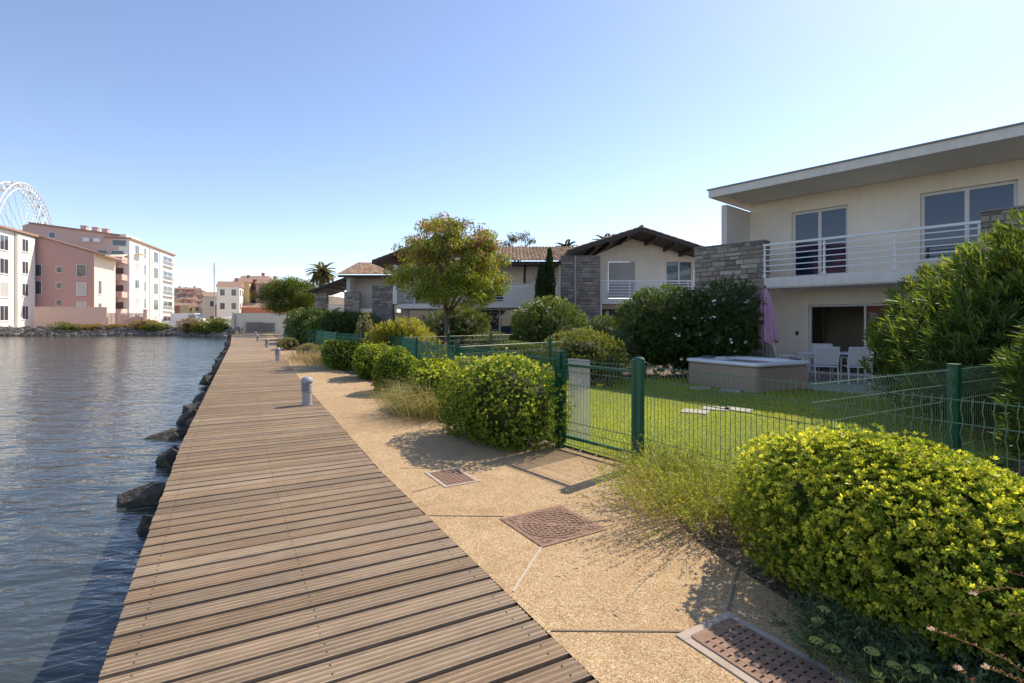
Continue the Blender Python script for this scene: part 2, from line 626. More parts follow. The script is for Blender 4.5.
# path (one sheet) with thin joints
mb = MB()
ys = sorted(set([y for _, y in PE] + [y for _, y in RE] + [2 + i * 1.0 for i in range(62)]))
vs, fs = [], []
for i, y in enumerate(ys):
    vs += [(at_y(RE, y) + .005, y, -.005), (at_y(PE, y), y, -.005)]
    if i: fs.append((2 * i - 2, 2 * i - 1, 2 * i + 1, 2 * i))
mb.add(vs, fs)
def strip(p, q, w, mi):
    d = Vector((q[0] - p[0], q[1] - p[1], 0)); n = Vector((-d.y, d.x, 0)).normalized() * w / 2
    a, b = Vector((p[0], p[1], -.001)), Vector((q[0], q[1], -.001))
    mb.add([tuple(a - n), tuple(b - n), tuple(b + n), tuple(a + n)], [(0, 1, 2, 3)], mi=mi)
strip(G(551, 630), G(683, 631), .012, 1)
strip(G(739, 567), G(728.5, 610), .014, 1)
strip(G(513, 591), G(542, 546), .014, 2)
strip(G(429, 515), G(504, 516), .012, 1)
strip(G(400, 468), G(430, 468), .010, 1)
strip(G(412, 492), G(446, 483), .010, 1)
for k in range(12):
    y = 8.2 + k * 3.1
    a = Vector((at_y(RE, y), y)); b = a + Vector((.87, .5)) * 3
    for t in np.linspace(0, 1, 200):
        c = a.lerp(b, t)
        if c.y > PE[-1][1] or c.x > at_y(PE, c.y): break
    strip((a.x + .02, a.y), (c.x, c.y), .012, 1)
# irregular outer kerb-less edge patch between path and gate
tag(mb.build('path', [M['path'], M['joint'], M['joint_pale']]), kind='structure')

# boardwalk: every board a ridged plank, ends following the two edges
ang = R(27.9)
deck = MB()
bx = Vector((math.cos(ang), math.sin(ang), 0)); by = Vector((-math.sin(ang), math.cos(ang), 0))
def cross_edge(line, origin):
    """where the line origin + s*bx meets the edge polyline"""
    best = None
    for (x0, y0), (x1, y1) in zip(line, line[1:]):
        # solve origin + s bx = p + t d
        dx, dy = x1 - x0, y1 - y0
        det = bx.x * (-dy) - (-dx) * bx.y
        if abs(det) < 1e-9: continue
        rx, ry = x0 - origin.x, y0 - origin.y
        s_ = (rx * (-dy) - (-dx) * ry) / det
        t_ = (bx.x * ry - bx.y * rx) / det
        if -1e-6 <= t_ <= 1 + 1e-6: best = s_
    return best
pitch = .1665; bw = .1375
org0 = Vector((2.6, 0, 0))
n_b = 0
prof_n = 25
for k in range(-46, 420):
    o = by * (k * pitch)
    sl, sr = cross_edge(LE, o), cross_edge(RE, o)
    if sl is None or sr is None: continue
    sr -= .0; sl += rnd.uniform(-.004, .004)
    sr += rnd.uniform(-.008, .008)
    zj = rnd.uniform(-.003, .003)
    base = rnd.choice([(.245, .170, .112), (.225, .157, .106), (.27, .198, .138), (.26, .182, .118), (.24, .176, .126), (.29, .215, .150)])
    f = rnd.uniform(.92, 1.09) * 1.42
    c = (base[0] * f * .97, base[1] * f * .985, base[2] * f * .935)
    near = k * pitch < 22
    pr = []
    if near:
        for i in range(prof_n):
            u = i / (prof_n - 1)
            z = -.008 * (.5 - .5 * math.cos(u * 2 * PI * 4)) ** 1.5 if 0 < i < prof_n - 1 else -.004
            pr.append((u * bw, z))
    else:
        pr = [(0, -.004), (.01, 0), (bw - .01, 0), (bw, -.004)]
    pr = [(0, -.045)] + pr + [(bw, -.045)]
    m_ = len(pr)
    y0 = k * pitch
    segs = 1
    vs = []
    tl = rnd.uniform(-.002, .002)
    for s_ in (sl, sr):
        for (a, z) in pr:
            vs.append((s_, y0 + a, z + zj + (tl if s_ == sr else 0)))
    fs = [(i, i + 1, m_ + i + 1, m_ + i) for i in range(m_ - 1)] + [(m_ - 1, 0, m_, 2 * m_ - 1), tuple(range(m_ - 1, -1, -1)), tuple(range(m_, 2 * m_))]
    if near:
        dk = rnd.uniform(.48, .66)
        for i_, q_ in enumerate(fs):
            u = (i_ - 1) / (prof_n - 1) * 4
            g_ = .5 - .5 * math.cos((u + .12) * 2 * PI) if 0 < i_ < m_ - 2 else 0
            kk = 1 - (1 - dk) * max(0, g_) ** 1.3  # groove bottoms coloured darker: dirt, plus shade painted in to deepen them
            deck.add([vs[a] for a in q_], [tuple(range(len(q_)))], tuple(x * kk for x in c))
    else:
        deck.add(vs, fs, c)
    # screw heads
    if k * pitch < 12:
        for s_ in (sr - .09, (sl + sr) / 2 - .05, sl + .12):
            for q in (.035, bw - .035):
                deck.lathe([(.0055, .0), (.0045, .0015)], 6, (.05, .045, .04), 0, (s_, y0 + q, zj))
bw_root = empty('boardwalk', (0, 0, 0), ang)
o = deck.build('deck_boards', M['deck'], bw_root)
tag(bw_root, 'long weathered grey-brown plank boardwalk running beside the water', 'boardwalk')
# bearers below, following the edges
br = MB()
for line, off in ((LE, .22), (LE, 1.0), (RE, -.15)):
    for (x0, y0), (x1, y1) in zip(line, line[1:]):
        d = Vector((x1 - x0, y1 - y0, 0)).normalized(); n = Vector((d.y, -d.x, 0))
        a = Vector((x0, y0, 0)) + n * off; b = Vector((x1, y1, 0)) + n * off
        w = n * .04
        inv = Matrix.Rotation(-ang, 4, 'Z')
        P = [a - w, b - w, b + w, a + w]
        vs = [tuple(inv @ (p + Vector((0, 0, -.19)))) for p in P] + [tuple(inv @ (p + Vector((0, 0, -.05)))) for p in P]
        br.add(vs, [(3, 2, 1, 0), (4, 5, 6, 7), (0, 1, 5, 4), (1, 2, 6, 5), (2, 3, 7, 6), (3, 0, 4, 7)])
br.build('bearers', M['dark_wood'], bw_root)


# ------------------------------------------------------------------ rocks
import bmesh
def boulder_mesh(seed, sx, sy, sz, n=18):
    q = random.Random(seed)
    bm = bmesh.new()
    for _ in range(n):
        v = Vector((q.gauss(0, 1), q.gauss(0, 1), q.gauss(0, 1))).normalized() * q.uniform(.82, 1.0)
        bm.verts.new((v.x * sx, v.y * sy, v.z * sz))
    r_ = bmesh.ops.convex_hull(bm, input=bm.verts)
    bmesh.ops.delete(bm, geom=[g for g in bm.verts if not g.link_faces], context='VERTS')
    bmesh.ops.recalc_face_normals(bm, faces=bm.faces)
    me = bpy.data.meshes.new('rock')
    bm.to_mesh(me); bm.free()
    return me

near_rocks = [
    ((-3.95, 5.75, -.46), (.46, .24, .25), .4, 'large dark boulder with pale streaks, nearest big rock in the water'),
    ((-3.52, 4.98, -.46), (.15, .11, .17), 1.2, 'small dark rock just in front of the large boulder by the deck'),
    ((-4.78, 7.2, -.42), (.24, .22, .24), 2.0, 'dark wedge rock touching the deck edge between two bigger ones'),
    ((-6.05, 8.95, -.46), (.46, .26, .17), .2, 'flat brown boulder jutting furthest out into the water'),
    ((-5.62, 9.2, -.30), (.25, .26, .25), 1.0, 'rounded dark rock between the flat brown boulder and the pale slab'),
    ((-5.15, 8.5, -.28), (.14, .42, .22), .45, 'pale grey upright slab leaning against the deck edge'),
    ((-6.35, 10.6, -.28), (.36, .32, .24), .7, 'long dark boulder behind the pale slab'),
    ((-6.9, 11.6, -.33), (.30, .26, .25), .1, 'dark boulder with a flat top, second one past the pale slab'),
]
for i, (loc, s, rz, lab) in enumerate(near_rocks):
    o = link('rock', boulder_mesh(40 + i, *s), M['rock'] if 'pale' not in lab[:6] else M['concrete'])
    o.location = loc; o.rotation_euler = (rnd.uniform(-.2, .2), rnd.uniform(-.2, .2), rz)
    tag(o, lab, 'rock', 'boulders along the boardwalk edge')
k = 0
y = 10.2
while y < 62:
    x = at_y(LE, y) - .05 - rnd.uniform(0, .22)
    s = rnd.uniform(.25, .5)
    o = link('rock', boulder_mesh(80 + k, s, s * rnd.uniform(.6, 1), s * .7), M['rock'])
    o.location = (x, y, -.38 + rnd.uniform(-.05, .06)); o.rotation_euler = (rnd.uniform(-.3, .3), rnd.uniform(-.3, .3), rnd.uniform(0, 3))
    tag(o, 'small dark rock in the distant row along the deck edge', 'rock', 'boulders along the boardwalk edge')
    y += rnd.uniform(.8, 1.5) * (1 + y / 50); k += 1
mb = MB()
for i in range(260):
    y = rnd.uniform(2.4, 62)
    x = at_y(LE, y) + rnd.uniform(.15 if y > 7 else .7, 1.6)
    me = None
    s = rnd.uniform(.18, .4)
    v8 = [Vector((rnd.uniform(.6, 1) * a * s, rnd.uniform(.6, 1) * b * s, rnd.uniform(.5, 1) * c * s * .8)) + Vector((x, y, -.5)) for a in (-1, 1) for b in (-1, 1) for c in (-1, 1)]
    g = rnd.uniform(.06, .12)
    mb.add([tuple(p) for p in v8], [(0, 1, 3, 2), (4, 6, 7, 5), (0, 4, 5, 1), (2, 3, 7, 6), (0, 2, 6, 4), (1, 5, 7, 3)], (g, g * .92, g * .84))
tag(mb.build('riprap', M['shore_rock']), 'loose dark stones filling the bank under the boardwalk', 'stones', kind='stuff')


# ------------------------------------------------------------------ bollard lights
def make_bollard():
    t = empty('bollard_light')
    mb = MB(); mb.lathe([(.100, 0), (.100, .012), (.088, .014), (.088, .245)], 24)
    mb.build('post', M['plastic_grey'], t, smooth=False)
    mb = MB(); mb.lathe([(.086, .245), (.086, .43)], 24)
    lens = mb.build('lens', M['dark_lens'], t)
    mb = MB()
    for z in (.25, .275, .30, .325, .35, .375, .40): mb.lathe([(.098, z), (.105, z + .008), (.098, z + .016)], 24)
    mb.build('louvre', M['plastic_grey'], lens)
    mb = MB(); mb.lathe([(.108, .425), (.110, .445), (.104, .475), (.085, .505), (.055, .525), (.02, .533)], 24)
    mb.build('cap', M['plastic_grey'], t, smooth=True)
    return t
bp = [(G(307, 404.8)), G(277.7, 360.6), G(267, 347.4), G(257.7, 341.3), G(255.5, 336.8)]
bl = ['grey domed bollard light nearest the camera at the deck edge', 'grey domed bollard light second along the right deck edge',
      'grey domed bollard light third along the deck, small in view', 'grey domed bollard light fourth along the deck, near the white gate',
      'grey domed bollard light furthest away, last before the white wall']
b0 = make_bollard()
for i, p in enumerate(bp):
    o = b0 if i == 0 else copy_tree(b0)
    o.location = (p[0], p[1], 0)
    tag(o, bl[i], 'bollard', 'bollard lights along the boardwalk')


# ------------------------------------------------------------------ covers in the path
def cover(kind, cx, cy, w, l, rz, label):
    t = empty({'slots': 'drain_grate', 'round': 'manhole_cover', 'plain': 'inspection_cover'}[kind], (cx, cy, 0), rz, label, 'drain cover')
    fr = .035 if kind != 'slots' else .05
    mb = MB()
    for a in (0, 1):
        s = 1 if a else -1
        mb.box(-w / 2 - fr, w / 2 + fr, s * (l / 2) if s > 0 else -l / 2 - fr, s * (l / 2) + fr if s > 0 else -l / 2, -.02, .002)
        mb.box(s * (w / 2) if s > 0 else -w / 2 - fr, (w / 2 + fr) if s > 0 else -w / 2, -l / 2 + .001, l / 2 - .001, -.02, .0015)
    mb.build('frame', M['rust'] if kind == 'round' else M['concrete'], t)
    mb = MB(); mb.box(-w / 2 + .003, w / 2 - .003, -l / 2 + .003, l / 2 - .003, -.03, .001)
    if kind == 'slots':
        lid = mb.build('lid', M['pit'], t)
        g = MB()
        nx, ny = 6, 13
        for i in range(nx + 1):
            x = -w / 2 + .006 + (w - .012) * i / nx
            g.box(x - .009, x + .009, -l / 2 + .006, l / 2 - .006, .001, .007)
        for j in range(ny + 1):
            y = -l / 2 + .012 + (l - .024) * j / ny
            g.box(-w / 2 + .006, w / 2 - .006, y - .0155, y + .0155, .001, .0062)
        g.box(-w / 2 + .004, w / 2 - .004, l / 2 - .07, l / 2 - .004, .001, .0078)
        g.build('grille', M['rust'], t)
    else:
        lid = mb.build('lid', M['rust'], t)
        g = MB()
        if kind == 'round':
            for (r0, r1) in ((.245, .262),):
                n = 40
                vs = []
                for k in range(n):
                    a = 2 * PI * k / n
                    vs += [(r0 * math.cos(a), r0 * math.sin(a), .0055), (r1 * math.cos(a), r1 * math.sin(a), .0055),
                           (r0 * math.cos(a), r0 * math.sin(a), .001), (r1 * math.cos(a), r1 * math.sin(a), .001)]
                fs = []
                for k in range(n):
                    a, b = 4 * k, 4 * ((k + 1) % n)
                    fs += [(a, a + 1, b + 1, b), (a + 1, a + 3, b + 3, b + 1), (a, b, b + 2, a + 2)]
                g.add(vs, fs)
            for ring, r_ in enumerate((.055, .095, .135, .175, .215)):
                n = int(r_ * 2 * PI / .045)
                for k in range(n):
                    a = 2 * PI * (k + .5 * (ring % 2)) / n
                    mt = Matrix.Translation((r_ * math.cos(a), r_ * math.sin(a), 0)) @ Matrix.Rotation(a, 4, 'Z')
                    g.box(-.013, .013, -.016, .016, .001, .006, mat=mt)
            for sx in (-1, 1):
                for sy in (-1, 1):
                    for u, v_ in ((0, 0), (1, 0), (0, 1)):
                        cxx, cyy = sx * (w / 2 - .03 - .045 * u), sy * (l / 2 - .03 - .045 * v_)
                        g.box(cxx - .015, cxx + .015, cyy - .015, cyy + .015, .001, .005)
        else:
            nx, ny = 7, 11
            for i in range(nx):
                for j in range(ny):
                    x = -w / 2 + w * (i + .5) / nx; y = -l / 2 + l * (j + .5) / ny
                    g.box(x - .012, x + .012, y - .013, y + .013, .001, .0045)
        g.build('tread_pattern', M['rust'], t)
    return t
cover('plain', -.605, 5.13, .30, .47, R(30), 'small rusty studded cover in the path, furthest of the three')
cover('round', .31, 3.93, .52, .52, R(31), 'square rusty cover with a round patterned lid in mid path')
cover('slots', 1.15, 2.36, .30, .55, R(31), 'rusty slotted grate in a pale frame beside the big round bush')


# ------------------------------------------------------------------ mesh fences
def panel(mb, a, b, step=.05, ztop=1.09, r=.0031):
    a, b = Vector((a[0], a[1], 0)), Vector((b[0], b[1], 0))
    d = (b - a); L = d.length; d.normalize(); n = Vector((d.y, -d.x, 0))
    prof = [(0, .04), (0, .22), (.032, .27), (0, .32), (0, .73), (0, .83), (.034, .885), (0, .94), (.0, .98), (.028, 1.03), (.0, ztop + .012)]
    k = max(1, int(L / step))
    for i in range(k + 1):
        p = a + d * (L * i / k)
        mb.tube([p + n * o_ + Vector((0, 0, z)) for o_, z in prof], r, 4, cap=False)
    for z, o_ in ((.05, -.004), (.22, -.004), (.32, -.004), (.78, -.004), (.94, -.004), (ztop - .01, -.004)):
        mb.tube([a + n * o_ + Vector((0, 0, z)), b + n * o_ + Vector((0, 0, z))], r * 1.25, 4, cap=False)


def square_post(x, y, rz, h, w=.06):
    mb = MB()
    mt = Matrix.Translation((x, y, 0)) @ Matrix.Rotation(rz, 4, 'Z')
    mb.box(-w / 2, w / 2, -w / 2, w / 2, -.05, h, mat=mt)
    mb.box(-w / 2 - .004, w / 2 + .004, -w / 2 - .004, w / 2 + .004, h, h + .018, mat=mt)
    return mb


def fence(label, pts, posts=None, h=1.15, step=.05, w=.06, cuts=True, r=.0031, wm='wire'):
    t = empty('mesh_fence', (pts[0][0], pts[0][1], 0), 0, label, 'fence', 'green wire mesh fences')
    off = Vector((pts[0][0], pts[0][1]))
    for p, q in zip(pts, pts[1:]):
        mb = MB(); panel(mb, Vector(p) - off, Vector(q) - off, step, r=r)
        mb.build('mesh_panel', M[wm], t)
    for i, p in enumerate(pts):
        if posts is not None and i not in posts: continue
        q = pts[min(i + 1, len(pts) - 1)]; s = pts[max(i - 1, 0)]
        rz = math.atan2(q[1] - s[1], q[0] - s[0])
        square_post(p[0] - off.x, p[1] - off.y, rz, h, w).build('post', M['green_metal'], t)
    return t
GP_R = (1.36, 5.45); GP_L = (.60, 6.42)
fence('green mesh fence right of the gate, running in front of the sunny lawn', [(GP_R[0] + .06, GP_R[1] - .08), (2.25, 3.85), (3.04, 2.45), (4.3, .25)], posts=(2, 3))
fence('green mesh side fence with a thick post by the tall oleander', [(2.27, 3.87), (4.36, 5.05), (6.5, 6.26)], posts=(1, 2), w=.088, h=1.12)
fence('long green mesh fence following the path away from the gate', [(GP_L[0] - .04, GP_L[1] + .06), (-1.06, 9.7), (-2.35, 12.6), (-3.4, 15.6), (-5.4, 18.4), (-7.4, 21.6), (-10.0, 27), (-12.5, 32), (-15.4, 37.5), (-18.4, 43), (-21.8, 49)], posts=range(1, 11), step=.05, r=.004, wm='wire_green')
fence('green mesh fence dividing the first two gardens', [(-1.0, 9.75), (.88, 11.9), (2.7, 14.0)], posts=(1, 2), r=.003)
fence('green mesh fence dividing the gardens below the reddish tree', [(-3.3, 15.65), (-2.1, 17.0), (-.76, 18.5), (1.2, 20.7)], posts=(1, 2, 3), step=.06, r=.003)

# gate
dG = Vector((GP_R[0] - GP_L[0], GP_R[1] - GP_L[1], 0)); LG = dG.length
rzG = math.atan2(dG.y, dG.x)
gate = empty('garden_gate', (GP_L[0], GP_L[1], 0), rzG, 'closed green mesh gate with a lock box and a frosted sheet', 'gate')
mb = MB(); mb.box(-.045, .045, -.045, .045, -.05, 1.17); mb.box(-.05, .05, -.05, .05, 1.17, 1.19)
mb.build('post', M['green_metal'], gate)
mb = MB(); mb.lathe([(.050, -.05), (.050, 1.14), (.055, 1.142), (.055, 1.155), (.042, 1.17), (.015, 1.178)], 20, c=(LG, 0, 0))
mb.build('post', M['green_metal'], gate, smooth=False)
fr = MB()
x0, x1 = .075, LG - .075
for x in (x0, x1): fr.box(x - .022, x + .022, -.02, .02, .06, 1.15)
fr.box(x0 + .022, x1 - .022, -.017, .017, 1.005, 1.035); fr.box(x0 + .022, x1 - .022, -.017, .017, .12, .15)
fr.build('frame', M['green_metal'], gate)
mb = MB(); panel(mb, (x0 + .03, 0), (x1 - .03, 0), .05); mb.build('mesh_panel', M['wire'], gate)
lk = MB(); lk.box(x0 - .03, x0 + .05, -.045, .035, .83, .96); lk.tube([(x0 + .02, -.045, .91), (x0 + .02, -.085, .91), (x0 + .10, -.085, .91)], .008, 8)
lk.build('lock', M['green_metal'], gate)
fz = MB(); fz.box(x0 + .03, x0 + .40, .040, .044, .13, 1.10); fz.build('frosted_sheet', M['frost'], gate)

# ================================================================== HOUSES
def stone_wall(mb, x0, x1, y, z0, z1, thick, rs, row=(.10, .22), lw=(.16, .52), pal=None, side=None):
    """coursed rubble on the -y face of a wall; stones stand proud of a mortar bed"""
    pal = pal or [(.40, .34, .28), (.33, .28, .235), (.48, .41, .34), (.27, .235, .20), (.42, .33, .26), (.54, .47, .39)]
    mb.box(x0, x1, y, y + thick, z0, z1 - .04, (.24, .22, .20))
    z = z0
    q = random.Random(rs)
    while z < z1 - .05:
        h = min(q.uniform(*row), z1 - .045 - z)
        x = x0 - q.uniform(0, .1)
        while x < x1 - .02:
            w = q.uniform(*lw)
            xa, xb = max(x, x0 - .01), min(x + w, x1 + .01)
            if xb - xa > .06:
                c = q.choice(pal); f = q.uniform(.8, 1.2); c = tuple(min(1, a * f) for a in c)
                g = .006; d = q.uniform(.01, .045)
                e = .012
                X0, X1, Z0, Z1 = xa + g, xb - g, z + g, z + h - g
                vs = [(X0, y, Z0), (X1, y, Z0), (X1, y, Z1), (X0, y, Z1)]
                j = lambda: q.uniform(0, .02)
                vs += [(X0 + e + j() * .5, y - d, Z0 + e), (X1 - e - j() * .5, y - d - j() * .6, Z0 + e + j() * .4), (X1 - e, y - d - j() * .6, Z1 - e - j() * .4), (X0 + e, y - d, Z1 - e)]
                mb.add(vs, [(4, 5, 6, 7), (0, 1, 5, 4), (1, 2, 6, 5), (2, 3, 7, 6), (3, 0, 4, 7)], c)
            x += w
        z += h
    mb.box(x0 - .02, x1 + .02, y - .04, y + thick + .02, z1 - .04, z1, (.30, .28, .26))
    if side:
        # right-hand face x = x1
        z = z0
        while z < z1 - .06:
            h = min(q.uniform(*row), z1 - .045 - z)
            yy = y
            while yy < y + thick - .03:
                w = min(q.uniform(.2, .45), y + thick - yy)
                c = q.choice(pal); f = q.uniform(.8, 1.2); c = tuple(min(1, a * f) for a in c)
                d = q.uniform(.008, .03); g = .006
                Y0, Y1, Z0, Z1 = yy + g, yy + w - g, z + g, z + h - g
                if Y1 > Y0:
                    mb.add([(x1, Y0, Z0), (x1, Y1, Z0), (x1, Y1, Z1), (x1, Y0, Z1), (x1 + d, Y0 + .01, Z0 + .01), (x1 + d, Y1 - .01, Z0 + .01), (x1 + d, Y1 - .01, Z1 - .01), (x1 + d, Y0 + .01, Z1 - .01)],
                           [(4, 5, 6, 7), (0, 1, 5, 4), (1, 2, 6, 5), (2, 3, 7, 6), (3, 0, 4, 7)], c)
                yy += w
            z += h


def wall_with_holes(mb, x0, x1, z0, z1, y, th, holes, col=(1, 1, 1)):
    """wall slab in the xz plane with rectangular openings (x0,x1,z0,z1)"""
    xs = sorted(set([x0, x1] + [h[0] for h in holes] + [h[1] for h in holes]))
    zs = sorted(set([z0, z1] + [h[2] for h in holes] + [h[3] for h in holes]))
    for i in range(len(xs) - 1):
        # merge vertical runs
        run = None
        for j in range(len(zs) - 1):
            cx, cz = (xs[i] + xs[i + 1]) / 2, (zs[j] + zs[j + 1]) / 2
            solid = not any(h[0] < cx < h[1] and h[2] < cz < h[3] for h in holes)
            if solid:
                if run is None: run = zs[j]
            if (not solid or j == len(zs) - 2) and run is not None:
                e = zs[j] if not solid else zs[j + 1]
                # faces only (front, back) plus caps
                X0, X1 = xs[i], xs[i + 1]
                mb.add([(X0, y, run), (X1, y, run), (X1, y, e), (X0, y, e)], [(0, 1, 2, 3)], col)
                mb.add([(X0, y + th, run), (X1, y + th, run), (X1, y + th, e), (X0, y + th, e)], [(3, 2, 1, 0)], col)
                run = None
    for (a, b, c, d) in holes + [(x0, x1, z0, z1)]:
        mb.add([(a, y, c), (a, y + th, c), (a, y + th, d), (a, y, d)], [(0, 1, 2, 3)], col)
        mb.add([(b, y, c), (b, y + th, c), (b, y + th, d), (b, y, d)], [(0, 1, 2, 3)], col)
        mb.add([(a, y, c), (b, y, c), (b, y + th, c), (a, y + th, c)], [(0, 1, 2, 3)], col)
        mb.add([(a, y, d), (b, y, d), (b, y + th, d), (a, y + th, d)], [(0, 1, 2, 3)], col)


def window(parent, x0, x1, z0, z1, y, leaves=2, fw=.07, glass=None, frame=None, name='window', depth=.06, trim=True):
    frame = frame or M['pvc']; glass = glass or M['glass']
    mb = MB()
    g = .003
    x0 += g; x1 -= g; z0 += g; z1 -= g
    mb.box(x0, x0 + fw, y, y + depth, z0, z1); mb.box(x1 - fw, x1, y, y + depth, z0, z1)
    mb.box(x0 + fw, x1 - fw, y, y + depth, z0, z0 + fw); mb.box(x0 + fw, x1 - fw, y, y + depth, z1 - fw, z1)
    xs = [x0 + fw + (x1 - x0 - 2 * fw) * i / leaves for i in range(leaves + 1)]
    for x in xs[1:-1]: mb.box(x - fw * .6, x + fw * .6, y + .004, y + depth - .004, z0 + fw, z1 - fw)
    f = mb.build(name, frame, parent)
    for i in range(leaves):
        mb = MB(); mb.box(xs[i] + (fw * .6 if i else 0), xs[i + 1] - (fw * .6 if i < leaves - 1 else 0), y + depth * .45, y + depth * .6, z0 + fw, z1 - fw)
        mb.build('pane', glass, f)
    return f


def railing(parent, x0, x1, y, z0, z1, nbar=5, posts=4, th=.02, ztop=.045):
    mb = MB()
    mb.box(x0, x1, y - .03, y + .03, z1 - ztop, z1)
    for i in range(nbar):
        z = z0 + (z1 - ztop - z0) * (i + .35) / nbar
        mb.box(x0, x1, y - .012, y + .012, z - th / 2, z + th / 2)
    for i in range(posts):
        x = x0 + .03 + (x1 - x0 - .06) * i / (posts - 1)
        mb.box(x - .025, x + .025, y + .013, y + .045, z0 - .16, z1 - ztop)
        mb.box(x - .05, x + .05, y - .012, y + .012, z0 - .11, z0 - .06)
    return mb.build('railing', M['white_metal'], parent)


TILEC = [(.42, .27, .18), (.48, .34, .23), (.36, .23, .15), (.50, .38, .27), (.40, .29, .21)]
def tile_plane(mb, a, b, c, d, pitch=.24, row=.38, rs=1, r=.055):
    """a->b along the eave, a->d up the slope (d->c parallel to a->b)"""
    a, b, c, d = map(Vector, (a, b, c, d))
    q = random.Random(rs)
    L = (b - a).length; S = (d - a).length
    nx, ny = max(1, round(L / pitch)), max(1, round(S / row))
    nrm = (b - a).cross(d - a).normalized()
    if nrm.z < 0: nrm = -nrm
    seg = 5
    for j in range(ny):
        for i in range(nx):
            f = q.uniform(.8, 1.15); col = tuple(min(1, x * f) for x in q.choice(TILEC))
            vs = []
            for t in (0, 1):
                vv = (j + t * 1.03) / ny
                lift = nrm * (.02 if t == 0 else 0)
                for k in range(seg + 1):
                    uu = (i + k / seg) / nx
                    e0 = a.lerp(b, uu); e1 = d.lerp(c, uu)
                    h = math.sin(k / seg * PI) * r
                    vs.append(tuple(e0.lerp(e1, vv) + nrm * h + lift))
            fs = [(k, k + 1, seg + 2 + k, seg + 1 + k) for k in range(seg)]
            nb = len(vs)
            for k in range(seg + 1):
                vs.append(tuple(Vector(vs[k]) - nrm * (.035 + math.sin(k / seg * PI) * r * (.5 if j else .6))))
            fs += [(k + 1, k, nb + k, nb + k + 1) for k in range(seg)]
            mb.add(vs, fs, col)


# ---------------------------------------------------------------- house one (modern, flat roof)
H1 = empty('modern_house', (8.57, 15.70, 0), math.atan2(-.749, .662), 'modern two-storey cream house with flat roof, nearest on the right', 'house', 'row of waterside houses')
holes = [(0.0, 1.50, 2.90, 4.90), (3.13, 4.95, 3.12, 4.90), (.46, 3.25, .06, 2.06)]
mb = MB(); wall_with_holes(mb, -1.25, 11.5, -.05, 5.36, 0, .28, holes)
mb.box(-1.25, -1.0, .281, 9, -.05, 5.3); mb.box(11.2, 11.5, .281, 9, -.05, 5.3)
mb.box(-1.0, 11.2, 8.7, 9, -.05, 5.3)
H1w = mb.build('wall', M['cream'], H1)
mb = MB(); mb.box(-1.42, -1.251, -1.62, 0.3, 2.5, 5.12); mb.build('party_wall', M['grey_render'], H1)
# roof: slightly spreading overhang
mb = MB()
A = [(-1.62, -1.92), (12.5, -2.35), (12.5, 9.4), (-1.62, 9.4)]
mb.prism(A, 5.365, 5.54); mb.build('roof', M['soffit'], H1)
mb = MB()
n = 40
mb.prism([(-1.66, -1.96), (12.55, -2.40), (12.55, -2.352), (-1.62, -1.921)], 5.34, 5.565)
mb.prism([(-1.66, -1.96), (-1.621, -1.92), (-1.621, 9.4), (-1.66, 9.4)], 5.345, 5.562)
mb.build('fascia', M['fascia'], H1)
mb = MB(); mb.prism([(-1.70, -2.0), (12.6, -2.44), (12.6, 9.5), (-1.70, 9.5)], 5.566, 5.60); mb.build('roof_edge', M['coping'], H1)
# balcony
mb = MB(); mb.box(-.10, 11, -1.73, -.003, 2.50, 2.80); H1b = mb.build('balcony', M['white_render'], H1)
mb = MB(); mb.box(-.10, 4.50, -1.765, -1.732, 2.53, 2.78)
mb.build('edge_profile', M['fascia'], H1b)
railing(H1, -.10, 4.50, -1.80, 2.93, 3.76, 5, 4, .026, .06)
# stone screens
mb = MB(); stone_wall(mb, -2.22, -.10, -1.76, -.05, 3.90, .38, 3, side=True); H1s = mb.build('stone_wall', M['stone'], H1)
mb = MB(); stone_wall(mb, 4.50, 6.9, -1.80, -.05, 3.97, .38, 9, side=False)
mb.build('stone_wall', M['stone'], H1)
# upper windows set back in their reveals, with a shutter box line
window(H1, 0.0, 1.50, 2.90, 4.90, .10, 2, .075)
w2 = window(H1, 3.13, 4.95, 3.12, 4.90, .10, 2, .075)
mb = MB()
for k in range(14): mb.box(4.62 + k * .018, 4.632 + k * .018, .20 + (k % 2) * .012, .21 + (k % 2) * .012, 3.2, 4.82)
mb.build('curtain', M['curtain'], w2)
mb = MB()
for (a, b_, z) in ((-.06, 1.56, 2.90), (3.07, 5.01, 3.12)):
    mb.box(a, b_, -.03, .098, z - .035, z - .002)
mb.build('window_sill', M['fascia'], H1)
# ground-floor sliding door, left leaf open, room behind
door = MB()
for x in (.46, 1.86, 3.19):
    door.box(x + .003, x + .055, .10, .16, .06, 2.055)
door.box(.518, 1.86, .10, .16, 2.0, 2.055); door.box(1.918, 3.19, .10, .16, 2.0, 2.055)
door.box(.518, 1.86, .10, .16, .06, .09); door.box(1.918, 3.19, .10, .16, .06, .12)
dr = door.build('sliding_door', M['pvc'], H1)
mb = MB(); mb.box(1.92, 3.19, .125, .133, .12, 2.0); mb.build('pane', M['clear_glass'], dr)
mb = MB(); mb.box(.518, .78, .17, .178, .09, 2.0); mb.build('pane', M['clear_glass'], dr)
room = MB()
X0, X1, Y0, Y1, Z0, Z1 = -.6, 4.6, .29, 5.2, .055, 2.48
room.add([(X0, Y0, Z0), (X1, Y0, Z0), (X1, Y1, Z0), (X0, Y1, Z0), (X0, Y0, Z1), (X1, Y0, Z1), (X1, Y1, Z1), (X0, Y1, Z1)],
         [(2, 3, 7, 6), (0, 4, 7, 3), (1, 2, 6, 5), (4, 5, 6, 7)])
room.add([(X0, Y0, Z0), (X1, Y0, Z0), (X1, Y1, Z0), (X0, Y1, Z0)], [(0, 1, 2, 3)], mi=1)
